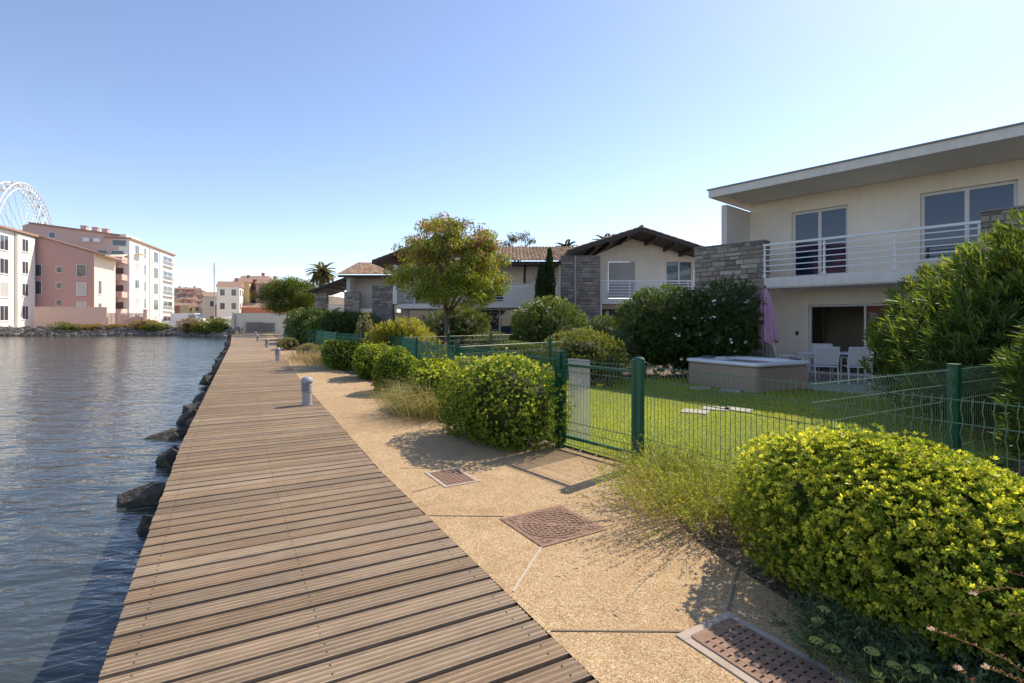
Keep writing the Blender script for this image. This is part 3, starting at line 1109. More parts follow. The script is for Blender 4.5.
rm = room.build('room', [M['room_wall'], M['room_floor']], H1)
mb = MB(); mb.box(.12, .2, -.012, -.001, 1.15, 1.27); mb.build('outside_lamp_box', M['black'], H1)
mb = MB(); mb.lathe([(.09, 2.44), (.10, 2.46), (.10, 2.497)], 16, c=(.55, -1.0, 0)); mb.build('ceiling_light', M['white_metal'], H1)
H1rot = H1.rotation_euler.z
def h1(a, b, z=0):
    """house-one coordinates (along facade, out from wall) to world"""
    return (8.57 + .662 * a - .749 * b, 15.70 - .749 * a - .662 * b, z)
# room furniture
tv = empty('television', h1(1.9, -4.9, 1.05), H1rot, 'dark wall television seen inside the ground floor room', 'television')
mb = MB(); mb.rbox(-.5, .5, -.03, .03, 0, .58, .01); mb.build('casing', M['black'], tv)
mb = MB(); mb.box(-.47, .47, -.036, -.031, .03, .55); mb.build('screen', M['glass'], tv)
lp = empty('floor_lamp', h1(3.0, -4.2, .055), 0, 'tall floor lamp standing in the dim ground floor room', 'lamp')
mb = MB(); mb.lathe([(.15, 0), (.15, .02), (.015, .03), (.015, 1.25)], 16); mb.build('stand', M['black'], lp)
mb = MB(); mb.lathe([(.24, 1.22), (.17, 1.5)], 20); mb.build('lamp_shade', M['curtain'], lp)
sf = empty('sofa', h1(1.7, -4.2, .055), H1rot, 'dark sofa inside the ground floor room below the television', 'sofa')
mb = MB(); mb.rbox(-.9, .9, -.45, .3, .12, .42, .06); mb.build('seat', M['dark_lens'], sf)
mb = MB(); mb.rbox(-.9, .9, .15, .4, .4, .8, .06); mb.build('backrest', M['dark_lens'], sf)


# ---------------------------------------------------------------- gabled / tiled houses behind
def gable_roof(parent, x0, xa, x1, z0, za, z1, y0, y1, rs=5, beams=True, tiles=True):
    """gable facing -y: eave x0,z0 - apex xa,za - eave x1,z1"""
    th = .14
    mb = MB()
    for (xa_, za_, xb_, zb_) in ((x0, z0, xa, za), (xa, za, x1, z1)):
        vs = []
        for y in (y0, y1):
            vs += [(xa_, y, za_ - th), (xb_, y, zb_ - th), (xb_, y, zb_), (xa_, y, za_)]
        mb.add(vs, [(0, 1, 2, 3), (7, 6, 5, 4), (0, 4, 5, 1), (3, 2, 6, 7), (0, 3, 7, 4), (1, 5, 6, 2)])
    # barge boards
    for (xa_, za_, xb_, zb_) in ((x0, z0, xa, za), (xa, za, x1, z1)):
        vs = []
        for y in (y0 - .05, y0 - .003):
            vs += [(xa_, y, za_ - .20), (xb_, y, zb_ - .20), (xb_, y, zb_ + .03), (xa_, y, za_ + .03)]
        mb.add(vs, [(0, 1, 2, 3), (7, 6, 5, 4), (0, 4, 5, 1), (3, 2, 6, 7), (0, 3, 7, 4), (1, 5, 6, 2)])
    r = mb.build('roof', M['dark_wood'], parent)
    if tiles:
        t = MB()
        tile_plane(t, (x0, y1, z0 + .03), (x0, y0 - .04, z0 + .03), (xa, y0 - .04, za + .03), (xa, y1, za + .03), rs=rs)
        tile_plane(t, (x1, y0 - .04, z1 + .03), (x1, y1, z1 + .03), (xa, y1, za + .03), (xa, y0 - .04, za + .03), rs=rs + 1)
        t.tube([(xa, y0 - .06, za + .06), (xa, y1, za + .06)], .09, 8, TILEC[0])
        t.build('roof_tiles', M['tile'], r)
    if beams:
        b = MB()
        for f in (.18, .42, .62):
            for (xe, ze) in ((x0, z0), (x1, z1)):
                x = xa + (xe - xa) * f; z = za + (ze - za) * f - .15
                b.box(x - .06, x + .06, y0 + .02, y1 - .5, z - .20, z - .005)
        b.build('rafters', M['dark_wood'], r)
    return r


def flat_shutter(parent, x0, x1, z0, z1, y):
    mb = MB()
    n_ = int((z1 - z0) / .05)
    for i in range(n_):
        z = z0 + (z1 - z0) * i / n_
        mb.box(x0, x1, y, y + .02, z, z + (z1 - z0) / n_ * .86)
    mb.box(x0, x1, y + .021, y + .03, z0, z1)
    return mb.build('shutter', M['shutter'], parent)


# house two: rail plane at y = 27
H2 = empty('gabled_house', (4.64, 27, 0), 0, 'gabled cream house with stone pier behind the dark oleander', 'house', 'row of waterside houses')
mb = MB()
wall_with_holes(mb, -.4, 6.6, -.05, 5.1, 1.7, .25, [(.75, 2.25, 2.86, 4.95), (3.98, 5.5, 2.9, 5.0), (.3, 5.6, 0, 2.35)])
mb.add([(-.4, 1.7, 5.1), (6.6, 1.7, 5.1), (2.1, 1.7, 6.2)], [(0, 1, 2)])
mb.add([(-.4, 1.95, 5.1), (6.6, 1.95, 5.1), (2.1, 1.95, 6.2)], [(2, 1, 0)])
mb.box(-.65, -.401, 1.7, 11, -.05, 5.15); mb.box(6.601, 6.85, 1.7, 11, -.05, 4.6)
mb.build('wall', M['cream'], H2)
flat_shutter(H2, .78, 2.22, 2.9, 4.92, 1.78)
wf = window(H2, 3.98, 5.5, 2.9, 5.0, 1.78, 2, .07, M['clear_glass'])
mb = MB()
for k in range(40): mb.box(4.06 + k * .035, 4.095 + k * .035, 1.92 + (k % 2) * .02, 1.93 + (k % 2) * .02, 2.95, 4.95)
mb.build('curtain', M['curtain'], wf)
window(H2, .3, 5.6, 0, 2.35, 1.78, 4, .07)
mb = MB(); mb.box(0, 6.2, 0, 1.697, 2.5, 2.78); mb.build('balcony', M['grey_render'], H2)
railing(H2, 0, 6.2, -.04, 2.9, 3.75, 5, 5, .035, .07)
mb = MB()
for x in (.06, 3.25): mb.box(x - .05, x + .05, .05, .15, 0, 2.5)
mb.build('balcony_post', M['white_metal'], H2)
mb = MB(); stone_wall(mb, -2.05, -.03, -.25, -.05, 5.02, .5, 21, (.1, .2), (.2, .5), [(.35, .30, .255), (.29, .25, .215), (.25, .22, .195), (.40, .33, .27)]); mb.build('stone_wall', M['stone'], H2)
mb = MB(); mb.tube([(-1.35, -.32, .1), (-1.35, -.32, 5.0)], .05, 8); mb.build('downpipe', M['plastic_grey'], H2)
gable_roof(H2, -1.75, 2.05, 6.4, 5.22, 6.42, 5.02, -.6, 9)

# house three: tiled roof with eave towards us
H3 = empty('tile_roofed_house', (-1.2, 31, 0), 0, 'house with low clay tile roof between the tree and the stone pier', 'house', 'row of waterside houses')
mb = MB(); wall_with_holes(mb, -3.2, 4.1, -.05, 5.3, 2.2, .25, [(-.9, .7, 2.86, 4.9), (-2.8, 3.6, 0, 2.4)]); mb.box(4.101, 4.3, .2, 6, 0, 5.1)
mb.build('wall', M['cream'], H3)
window(H3, -.9, .7, 2.86, 4.9, 2.28, 2, .07)
window(H3, -2.8, 3.6, 0, 2.4, 2.28, 4, .07)
mb = MB(); mb.box(-3.2, 4.3, 0, 2.19, 2.42, 2.72); mb.build('balcony', M['grey_render'], H3)
railing(H3, -3.2, 4.1, -.04, 2.86, 3.72, 5, 6, .03, .06)
mb = MB(); mb.box(-3.6, 5.6, -.25, -.05, 5.0, 5.14); mb.box(-3.6, 5.6, -.25, 2.5, 5.141, 5.19)
mb.tube([(2.0, 2.1, 4.1), (2.0, .4, 5.0)], .07, 6)
r3 = mb.build('roof', M['dark_wood'], H3)
mb = MB(); tile_plane(mb, (-3.6, -.46, 5.22), (6.0, -.46, 5.22), (6.0, 6.2, 7.0), (-3.6, 6.2, 7.0), rs=31); mb.build('roof_tiles', M['tile'], r3)

# house four: big gable behind the tree
H4 = empty('gabled_house', (-7.6, 33, 0), 0, 'gabled house half hidden behind the spreading yellow-green tree', 'house', 'row of waterside houses')
mb = MB()
wall_with_holes(mb, .0, 6.2, -.05, 5.3, 2.0, .25, [(2.6, 4.2, 2.86, 4.9), (.5, 5.8, 0, 2.4)])
mb.add([(0, 2.0, 5.3), (6.2, 2.0, 5.3), (3.0, 2.0, 6.6)], [(0, 1, 2)])
mb.box(-.02, .25, -.3, 1.99, 2.7, 5.2)
mb.build('wall', M['white_render'], H4)
flat_shutter(H4, 2.6, 4.2, 2.86, 4.9, 2.08)
window(H4, .5, 5.8, 0, 2.4, 2.08, 4, .07)
mb = MB(); mb.box(0, 6.2, 0, 1.99, 2.42, 2.72); mb.build('balcony', M['white_render'], H4)
railing(H4, .05, 6.2, -.04, 2.86, 3.72, 5, 6, .035, .06)
mb = MB(); stone_wall(mb, -1.35, -.03, -.25, -.05, 3.88, .5, 44, (.1, .2), (.2, .5), [(.35, .30, .255), (.29, .25, .215), (.25, .22, .195), (.40, .33, .27)]); mb.build('stone_wall', M['stone'], H4)
gable_roof(H4, -1.15, 3.0, 7.1, 5.35, 6.9, 5.4, -1.0, 8, rs=50)

# house five: tiled
H5 = empty('tile_roofed_house', (-13.0, 40, 0), 0, 'small tile roofed house between two stone piers, left of the tree', 'house', 'row of waterside houses')
mb = MB(); wall_with_holes(mb, .3, 4.0, -.05, 5.2, 1.6, .25, [(2.2, 3.3, 2.7, 3.7), (.5, 3.5, 0, 2.2)]); mb.box(.0, .299, .2, 6, 0, 5.1)
mb.build('wall', M['grey_render'], H5)
window(H5, 2.2, 3.3, 2.7, 3.7, 1.68, 1, .06); window(H5, .5, 3.5, 0, 2.2, 1.68, 3, .06)
mb = MB(); mb.box(.6, 4.0, 0, 1.59, 2.3, 2.6); mb.build('balcony', M['white_render'], H5)
mb = MB(); stone_wall(mb, .0, 1.15, -.3, -.05, 3.88, .5, 55, (.12, .22), (.2, .5)); mb.build('stone_wall', M['stone'], H5)
mb = MB(); mb.box(-.4, 4.4, -.6, -.45, 5.0, 5.12); mb.box(-.4, 4.4, -.6, 6, 5.121, 5.17); r5 = mb.build('roof', M['dark_wood'], H5)
mb = MB(); tile_plane(mb, (-.4, -.80, 5.22), (4.6, -.80, 5.22), (4.6, 4.5, 6.7), (-.4, 4.5, 6.7), rs=61); mb.build('roof_tiles', M['tile'], r5)

# house six: open gabled porch
H6 = empty('gabled_porch_house', (-17.3, 45, 0), 0, 'furthest house of the row, an open gabled porch on stone piers', 'house', 'row of waterside houses')
mb = MB(); stone_wall(mb, .0, 1.0, 0, -.05, 4.15, .5, 66, (.12, .22), (.2, .5)); stone_wall(mb, 2.55, 3.4, 0, -.05, 4.15, .5, 67, (.12, .22), (.2, .5)); mb.build('stone_wall', M['stone'], H6)
mb = MB(); mb.box(1.001, 2.549, .1, .3, 0, 2.85); mb.box(1.001, 2.549, .05, .35, 2.98, 3.08); mb.build('wall', M['cream'], H6)
gable_roof(H6, -.35, 3.3, 6.5, 4.25, 5.6, 4.3, -.5, 5, rs=70, tiles=False)

# low garden wall in front of houses three and four
mb = MB(); mb.box(-5.6, .4, 24, 24.2, -.05, .92); mb.box(-5.65, .45, 23.96, 24.24, .921, .97)
tag(mb.build('garden_wall', M['fascia']), 'low tan garden wall below the spreading tree', 'wall')


# ================================================================== GARDEN FURNITURE
# terrace slab
P_ = [h1(-.2, .02), h1(9, .02), h1(9, 3.6), h1(1.9, 3.9), h1(-.2, 3.0)]
mb = MB(); mb.prism([(p[0], p[1]) for p in P_][::-1], -.03, .03)
tag(mb.build('terrace', M['terrace']), kind='structure')
pv = [G(695, 412), G(716, 409), G(738, 410), G(700, 388), G(730, 391), G(762, 388)]
PVL = ['sunlit square paver alone in the lawn, nearest the fence', 'sunlit paver second in the lawn row', 'sunlit paver third in the lawn row', 'shaded paver by the tub side, second from left',
       'shaded paver below the middle of the hot tub', 'shaded paver at the near corner of the hot tub', 'shaded paver right of the hot tub, towards the chairs', 'shaded paver at the left end of the hot tub', 'paver where lawn shade begins, below the hot tub']
for p, l in zip(pv, PVL):
    mb = MB(); mb.rbox(-.22, .22, -.19, .19, -.03, .018, .02)
    o = mb.build('stepping_stone', M['paver']); o.location = (p[0], p[1], 0); o.rotation_euler = (0, 0, rnd.uniform(-.2, .2) - .5)
    tag(o, l, 'paver', 'stepping stones in the lawn')

# hot tub
e1 = Vector((.466, -.885, 0)); e2 = Vector((.885, .466, 0))
tc_ = Vector((4.40, 13.0, 0)) + e1 * 1.02 + e2 * .97
tub = empty('hot_tub', tuple(tc_), math.atan2(e1.y, e1.x), 'square hot tub with white rim and brown plank sides on the lawn', 'hot tub')
mb = MB(); mb.rbox(-1.0, 1.0, -.95, .95, -.02, .56, .12, seg=5); mb.build('side_panels', M['tub_wood'], tub)
def rr(w, l, r, z, seg=6):
    pts = []
    for cx, cy, a0 in ((w - r, l - r, 0), (-w + r, l - r, 90), (-w + r, -l + r, 180), (w - r, -l + r, 270)):
        for k in range(seg + 1):
            a = R(a0 + 90 * k / seg); pts.append((cx + r * math.cos(a), cy + r * math.sin(a), z))
    return pts
rings = [rr(1.02, .97, .15, .555), rr(1.05, 1.0, .17, .575), rr(1.05, 1.0, .17, .615), rr(1.03, .98, .16, .64), rr(.90, .85, .2, .645), rr(.84, .79, .22, .62), rr(.78, .73, .22, .35), rr(.55, .5, .2, .15)]
vs = sum(rings, []); n = len(rings[0]); fs = []
for j in range(len(rings) - 1):
    fs += [(j * n + i, j * n + (i + 1) % n, (j + 1) * n + (i + 1) % n, (j + 1) * n + i) for i in range(n)]
fs.append(tuple((len(rings) - 1) * n + i for i in range(n)))
mb = MB(); mb.add(vs, fs); mb.build('shell', M['tub_shell'], tub)
mb = MB(); mb.rbox(-.82, -.55, -.62, -.40, .646, .70, .03); mb.build('headrest', M['dark_lens'], tub)
mb = MB(); mb.rbox(.55, .8, .84, .955, .646, .665, .02); mb.build('control_panel', M['black'], tub)

# parasol, closed
ps = empty('closed_parasol', (6.82, 13.8, 0), 0, 'closed pink parasol hanging in folds beside the hot tub', 'parasol')
mb = MB(); mb.lathe([(.02, .03), (.02, 2.3)], 10); mb.lathe([(.26, 0), (.26, .05), (.05, .07), (.04, .3)], 20); mb.build('pole', M['dark_lens'], ps)
vs, fs = [], []
NF = 48
prof = [(2.47, .02), (2.40, .07), (2.25, .105), (2.0, .13), (1.7, .155), (1.45, .185), (1.25, .205), (1.1, .22), (1.02, .20)]
for j, (z, r_) in enumerate(prof):
    for k in range(NF):
        a = 2 * PI * k / NF
        fold = 1 + (.28 * min(1, j / 3)) * math.sin(8 * a + j * .25) + .08 * math.sin(3 * a + j)
        dz = .05 * math.sin(4 * a) if j >= 7 else 0
        vs.append((r_ * fold * math.cos(a) + (j / 8) ** 1.5 * .10, r_ * fold * math.sin(a), z + dz))
for j in range(len(prof) - 1):
    fs += [(j * NF + k, j * NF + (k + 1) % NF, (j + 1) * NF + (k + 1) % NF, (j + 1) * NF + k) for k in range(NF)]
fs.append(tuple(range(NF)))
mb = MB(); mb.add(vs, fs); mb.build('canopy', M['parasol'], ps, smooth=True)
mb = MB(); mb.lathe([(.02, 2.44), (.035, 2.48), (.02, 2.53), (.005, 2.55)], 10); mb.build('finial', M['dark_lens'], ps)

# table and chairs
tcx, tcy = 8.22, 13.40
tb = empty('garden_table', (tcx, tcy, .03), R(-17), 'white garden table between the four sling chairs', 'table')
mb = MB(); mb.rbox(-.72, .72, -.42, .42, .70, .73, .04); mb.build('tabletop', M['chair_white'], tb)
for sx in (-1, 1):
    for sy in (-1, 1):
        mb = MB(); mb.tube([(sx * .62, sy * .33, 0), (sx * .62, sy * .33, .70)], .02, 8); mb.build('leg', M['chair_white'], tb)


def make_chair():
    t = empty('garden_chair')
    mb = MB()
    for s in (-1, 1):
        mb.tube([(s * .26, -.22, .64), (s * .26, .20, .64), (s * .26, .26, .58)], .013, 8)
        mb.tube([(s * .25, .24, .42), (s * .25, -.24, .42), (s * .25, -.36, .90)], .014, 8)
    mb.tube([(-.25, .24, .42), (.25, .24, .42)], .013, 8); mb.tube([(-.25, -.24, .42), (.25, -.24, .42)], .013, 8)
    mb.tube([(-.25, -.36, .90), (.25, -.36, .90)], .015, 8)
    mb.build('frame', M['chair_white'], t)
    mb = MB(); mb.box(-.235, .235, -.22, .24, .415, .428); mb.build('seat', M['sling'], t)
    mb = MB()
    mt = Matrix.Translation((0, -.24, .45)) @ Matrix.Rotation(R(-14), 4, 'X').inverted()
    mb.box(-.235, .235, -.008, .008, .02, .45, mat=mt); mb.build('backrest', M['sling'], t)
    for s in (-1, 1):
        mb = MB(); mb.tube([(s * .26, .26, .60), (s * .26, .29, 0)], .014, 8); mb.build('leg', M['chair_white'], t)
        mb = MB(); mb.tube([(s * .25, -.20, .64), (s * .25, -.24, .42), (s * .25, -.31, 0)], .014, 8); mb.build('leg', M['chair_white'], t)
    return t
c0 = make_chair()
CH = [((7.80, 12.85), R(-14), 'white sling chair with its back to us, left of the two near ones'),
      ((8.52, 12.66), R(-18), 'white sling chair with its back to us, beside the oleander'),
      ((7.25, 13.60), R(-100), 'white sling chair seen from the side at the left table end'),
      ((8.62, 14.05), R(165), 'white sling chair on the far side of the garden table')]
for i, (p, rz, l) in enumerate(CH):
    o = c0 if i == 0 else copy_tree(c0)
    o.location = (p[0], p[1], .03); o.rotation_euler = (0, 0, rz)
    tag(o, l, 'chair', 'white chairs around the garden table')

# ================================================================== FAR SHORE
FD = Vector((-.301, .954, 0)); FP = Vector((.954, .301, 0))      # along the lit facades / their normal
RF = math.atan2(FD.y, FD.x)          # local x = along the lit facade (away), local -y = +FP side
# local frame: x along FD, y = -FP  (so facade faces -y)
M['far_white'] = surf('far_white_render', (.80, .76, .68), .04, .2, .9, 0, dirt=(.66, .60, .52))
M['far_cream'] = surf('far_cream_render', (.76, .66, .52), .04, .2, .9, 0)
M['far_pink'] = surf('far_pink_render', (.50, .31, .28), .06, .25, .9, 0, dirt=(.46, .28, .24))
M['far_pink_pale'] = surf('far_pale_pink_render', (.62, .44, .37), .06, .3, .9, 0)
M['far_yellow'] = surf('far_yellow_render', (.72, .55, .26), .05, .3, .9, 0)
M['far_red'] = surf('far_red_render', (.58, .24, .19), .06, .3, .9, 0)
M['far_terra'] = surf('far_terracotta_render', (.50, .20, .13), .06, .3, .9, 0)
M['far_tile'] = surf('far_clay_tiles', (.38, .245, .185), .2, 1.5, .9, .4, 6, None, 0, .1)
M['far_ochre'] = surf('far_ochre_render', (.52, .33, .16), .06, .3, .9, 0)


def far_window(parent, x0, x1, z0, z1, y, sub=True, shutter=None, fr=.09):
    """flat framed window standing just proud of the wall; pane set inside the frame"""
    mb = MB()
    mb.box(x0, x0 + fr, y - .03, y + .02, z0, z1); mb.box(x1 - fr, x1, y - .03, y + .02, z0, z1)
    mb.box(x0 + fr, x1 - fr, y - .03, y + .02, z0, z0 + fr); mb.box(x0 + fr, x1 - fr, y - .03, y + .02, z1 - fr, z1)
    if x1 - x0 > 1.1 and not shutter: mb.box((x0 + x1) / 2 - fr / 2, (x0 + x1) / 2 + fr / 2, y - .028, y + .02, z0 + fr, z1 - fr)
    mb.box(x0 - .08, x1 + .08, y - .12, y - .031, z0 - .08, z0)
    f = mb.build('window', M['white_metal'], parent)
    mb = MB(); mb.box(x0 + fr, x1 - fr, y - .012, y - .004, z0 + fr, z1 - fr)
    mb.build('shutter' if shutter else 'pane', M['shutter'] if shutter else M['glass_far'], f)
    return f


# --- building C: tall white block
zb = .3
C0 = Vector((-73.2, 98, 0))
L_ = 26.0
Cb = empty('apartment_block', tuple(C0), RF, 'tall white five-storey apartment block with balconies, right end of the far quay', 'building', 'apartment blocks across the water')
Hc = 17.4
mb = MB()
mb.box(0, L_, .0, 16, zb - 1, Hc); mb.box(-.01, 7, .5, 16.2, Hc + .001, Hc + .9)
mb.build('wall', M['far_white'], Cb)
mb = MB(); mb.box(-.3, L_ + .3, -.35, 4, Hc + .9 - .89, Hc + .32); mb.build('roof', M['far_tile'], Cb)
# set back upper pink gable (mono pitch) continuing to the left, seen above the pink block
mb = MB()
vs = []
for x in (-.06, L_ * .5):
    vs += [(x, 1.8, zb), (x, 16.5, zb), (x, 16.5, Hc + 1.7), (x, 15.5, Hc + 2.1), (x, 1.8, Hc + .6)]
mb.add(vs, [(4, 3, 2, 1, 0), (5, 6, 7, 8, 9), (0, 5, 9, 4), (1, 2, 7, 6), (2, 3, 8, 7), (3, 4, 9, 8)])
mb.build('upper_block', M['far_pink_pale'], Cb)
mb = MB()
vs = []
for x in (-.35, L_ * .5):
    vs += [(x, 1.4, Hc + .56), (x, 15.5, Hc + 2.11), (x, 15.5, Hc + 2.35), (x, 1.4, Hc + .80)]
mb.add(vs, [(3, 2, 1, 0), (4, 5, 6, 7), (0, 4, 7, 3), (1, 2, 6, 5), (3, 7, 6, 2), (0, 1, 5, 4)])
mb.build('roof', M['far_tile'], Cb)
for (y_, z_) in ((4.0, Hc + 1.1), (5.6, Hc + 1.3), (7.4, Hc + 1.5)):
    mb = MB(); mb.box(1.2, 2.2, y_, y_ + .9, z_, z_ + .8); mb.box(1.1, 2.3, y_ - .1, y_ + 1.0, z_ + .801, z_ + .9); mb.build('chimney', M['far_pink_pale'], Cb)
st = (Hc - zb) / 5.0
for fl in range(5):
    z = zb + fl * st + .9
    if fl < 5:
        far_window(Cb, 2.6, 4.6, z + (.1 if fl else -.4), z + 1.9, 0, shutter=(fl in (1, 3)))
        far_window(Cb, 7.2, 8.2, z - .3, z + 1.9, 0)
        far_window(Cb, 12.6, 15.2, z - .5, z + 1.9, 0, shutter=(fl == 0))
        # loggia with railing
        far_window(Cb, 18.3, 24.6, z - .4, z + 1.9, 0, fr=.22)
        mb = MB()
        for k in range(9): mb.box(18.3 + k * .78, 18.42 + k * .78, -.35, -.25, z - .5, z + .5)
        mb.box(18.2, 24.7, -.36, -.24, z + .5, z + .6); mb.box(18.2, 24.7, -.5, -.001, z - .62, z - .5)
        mb.build('balcony', M['white_metal'], Cb)
mb = MB(); mb.tube([(9.9, -.12, 1), (9.9, -.12, Hc - .2)], .09, 6); mb.build('downpipe', M['far_cream'], Cb)


def on_front(Cparent, s0, s1, z0, z1, shutter=None):
    """window on the camera-facing end wall (x = 0 plane of a block)"""
    mb = MB(); f_ = .06
    x = -.07
    mb.box(x - .03, x - .001, s0, s0 + f_, z0, z1); mb.box(x - .03, x - .001, s1 - f_, s1, z0, z1)
    mb.box(x - .03, x - .001, s0 + f_, s1 - f_, z0, z0 + f_); mb.box(x - .03, x - .001, s0 + f_, s1 - f_, z1 - f_, z1)
    w_ = mb.build('window', M['white_metal'], Cparent)
    mb = MB(); mb.box(x - .012, x - .002, s0 + f_, s1 - f_, z0 + f_, z1 - f_)
    mb.build('shutter' if shutter else 'pane', M['shutter'] if shutter else M['glass_far'], w_)
# balconies on the camera-facing end
for fl in range(4):
    z = zb + 2.6 + fl * 3.25
    mb = MB(); mb.box(-2.6, -.07, .3, 5.6, z, z + .25); mb.box(-2.6, -2.48, .3, 5.6, z + .251, z + 1.1)
    mb.box(-2.47, -.07, .3, .42, z + .251, z + 1.1)
    mb.build('balcony', M['far_pink_pale'], Cb)
    on_front(Cb, .9, 3.0, z + .3, z + 2.5); on_front(Cb, 3.5, 5.2, z + .3, z + 2.5)
on_front(Cb, .5, 2.8, Hc - 1.4, Hc - .2)
on_front(Cb, 11.6, 12.6, Hc - .4, Hc + .7)
mb = MB(); mb.add([(-2.7, .2, 13.6), (-.07, .2, 14.4), (-.07, 5.7, 14.4), (-2.7, 5.7, 13.6), (-2.7, .2, 13.7), (-.07, .2, 14.5), (-.07, 5.7, 14.5), (-2.7, 5.7, 13.7)], [(3, 2, 1, 0), (4, 5, 6, 7), (0, 1, 5, 4), (2, 3, 7, 6), (1, 2, 6, 5), (3, 0, 4, 7)])
mb.build('awning', M['far_cream'], Cb)

for s_ in (4.6, 6.2):
    mb = MB(); mb.box(-.75, -.08, s_, s_ + .95, Hc - .9, Hc - .15); mb.build('air_conditioner', M['white_metal'], Cb)
for s_ in (11.4, 15.9):
    mb = MB(); mb.tube([(s_, -.12, 1), (s_, -.12, Hc - .2)], .07, 6); mb.build('downpipe', M['far_cream'], Cb)
mb = MB(); mb.box(17.6, 25.6, -1.3, -.51, zb + 2.5, zb + 2.62); mb.box(2.2, 5.0, -1.2, -.2, 14.9, 15.0); mb.build('awning', M['far_cream'], Cb)
# --- building B: pink block with sloping roof
B0 = Vector((-69.4, 85, 0))
Bb = empty('apartment_block', tuple(B0), RF, 'pink four-storey apartment block with sloping roof line, middle of the far quay', 'building', 'apartment blocks across the water')
mb = MB()
W_ = 9.6
vs = []
for x in (0, 8.0):
    vs += [(x, 0, -1), (x, W_, -1), (x, W_, 16.0), (x, 0, 13.0)]
mb.add(vs, [(3, 2, 1, 0), (4, 5, 6, 7), (1, 2, 6, 5), (2, 3, 7, 6)])
mb.build('wall', M['far_pink'], Bb)
mb = MB(); mb.box(.001, 8.0, -.05, -.001, -1, 13.0); mb.build('cream_wall', M['far_cream'], Bb)
mb = MB()
vs = []
for x in (-.25, 8.2):
    vs += [(x, -1.7, 12.53), (x, W_ + .2, 16.07), (x, W_ + .2, 16.3), (x, -1.7, 12.78)]
mb.add(vs, [(3, 2, 1, 0), (4, 5, 6, 7), (0, 4, 7, 3), (1, 2, 6, 5), (3, 7, 6, 2), (0, 1, 5, 4)])
mb.build('roof', M['far_tile'], Bb)
def b_win(s0, s1, z0, z1, sh=None): on_front(Bb, s0, s1, z0, z1, sh)
for i, z in enumerate((1.5, 4.2, 7.0, 9.6)):
    b_win(4.3, 5.15, z, z + 1.0)
for z, h_, sh in ((.4, 1.4, None), (2.9, 2.0, 1), (5.9, 2.2, 1), (9.0, 2.0, None)):
    b_win(1.0, 2.4, z, z + h_, sh)
for z, h_ in ((6.0, 2.2), (8.9, 2.0)): b_win(7.0, 7.9, z, z + h_)
far_window(Bb, 1.4, 2.6, 2.4, 4.8, -.05); far_window(Bb, 1.4, 2.6, 6.2, 8.6, -.05)

# --- building A: cream-white block at left edge
A0 = Vector((-76.7, 82, 0)) - FD * 30
Ab = empty('apartment_block', tuple(A0), RF, 'cream-white apartment block cut by the left edge of the photo', 'building', 'apartment blocks across the water')
mb = MB(); mb.box(0, 30, 0, 14, -1, 15.2); mb.box(25.5, 30.0, -.25, -.001, -1, 15.0)
mb.build('wall', M['far_white'], Ab)
mb = MB(); mb.box(-.3, 30.3, -.6, 14.3, 15.201, 15.5); mb.build('roof', M['far_tile'], Ab)
for fl in range(4):
    z = 1.7 + fl * 3.45
    far_window(Ab, 26.6, 28.2, z + (.2 if fl == 0 else .4), z + 2.4, -.25, shutter=None)
    if fl != 1: pass
    for k in range(3): far_window(Ab, 21.8 - k * 6, 23.8 - k * 6, z, z + 2.3, 0, shutter=(fl + k) % 3 == 1)
mb = MB(); mb.tube([(25.3, -.12, 1), (25.3, -.12, 15.6)], .10, 6); mb.build('downpipe', M['far_cream'], Ab)

# ochre block behind
O = empty('ochre_building', (ax(12, 112), 112, 0), RF, 'ochre building with a white chimney, peeping above the pink block', 'building')
mb = MB(); mb.box(0, 12, -5, 8, 0, 20.6); mb.build('wall', M['far_ochre'], O)
mb = MB(); mb.box(-.4, 12.3, -5.3, 8.3, 20.601, 20.95); mb.build('roof', M['far_tile'], O)
mb = MB(); mb.box(2, 5, -7.5, -5.4, 0, 21.2); mb.box(2.4, 4, -7.2, -6.2, 21.201, 22.6); mb.build('chimney', M['far_white'], O)


# --- ferris wheel
WY = 190.0
wheel = empty('ferris_wheel', (ax(22, WY), WY, az(249, WY)), R(113), 'big white ferris wheel standing behind the apartment blocks', 'ferris wheel')
RW = 24.0
for s in (-1, 1):
    mb = MB()
    for rr_, th in ((RW, .24), (RW - 2.0, .16)):
        pts = [(rr_ * math.cos(2 * PI * k / 72), s * 1.7, rr_ * math.sin(2 * PI * k / 72)) for k in range(73)]
        mb.tube(pts, th, 6)
    for k in range(72):
        a = 2 * PI * k / 72; b = a + PI / 72
        mb.tube([(RW * math.cos(a), s * 1.7, RW * math.sin(a)), ((RW - 2.2) * math.cos(b), s * 1.7, (RW - 2.2) * math.sin(b))], .10, 4, cap=False)
    mb.build('rim', M['white_metal'], wheel)
mb = MB()
for k in range(36):
    a = 2 * PI * k / 36
    mb.tube([(RW * math.cos(a), -1.7, RW * math.sin(a)), (RW * math.cos(a), 1.7, RW * math.sin(a))], .16, 4)
mb.build('cross_bars', M['white_metal'], wheel)
for k in range(24):
    a = 2 * PI * k / 24
    mb = MB()
    for s in (-1, 1): mb.tube([(0, s * 2.0, 0), ((RW - 2) * math.cos(a), s * 1.7, (RW - 2) * math.sin(a))], .09, 4)
    mb.build('spoke', M['white_metal'], wheel)
mb = MB(); mb.tube([(0, -3, 0), (0, 3, 0)], 1.4, 16); mb.build('hub', M['white_metal'], wheel)
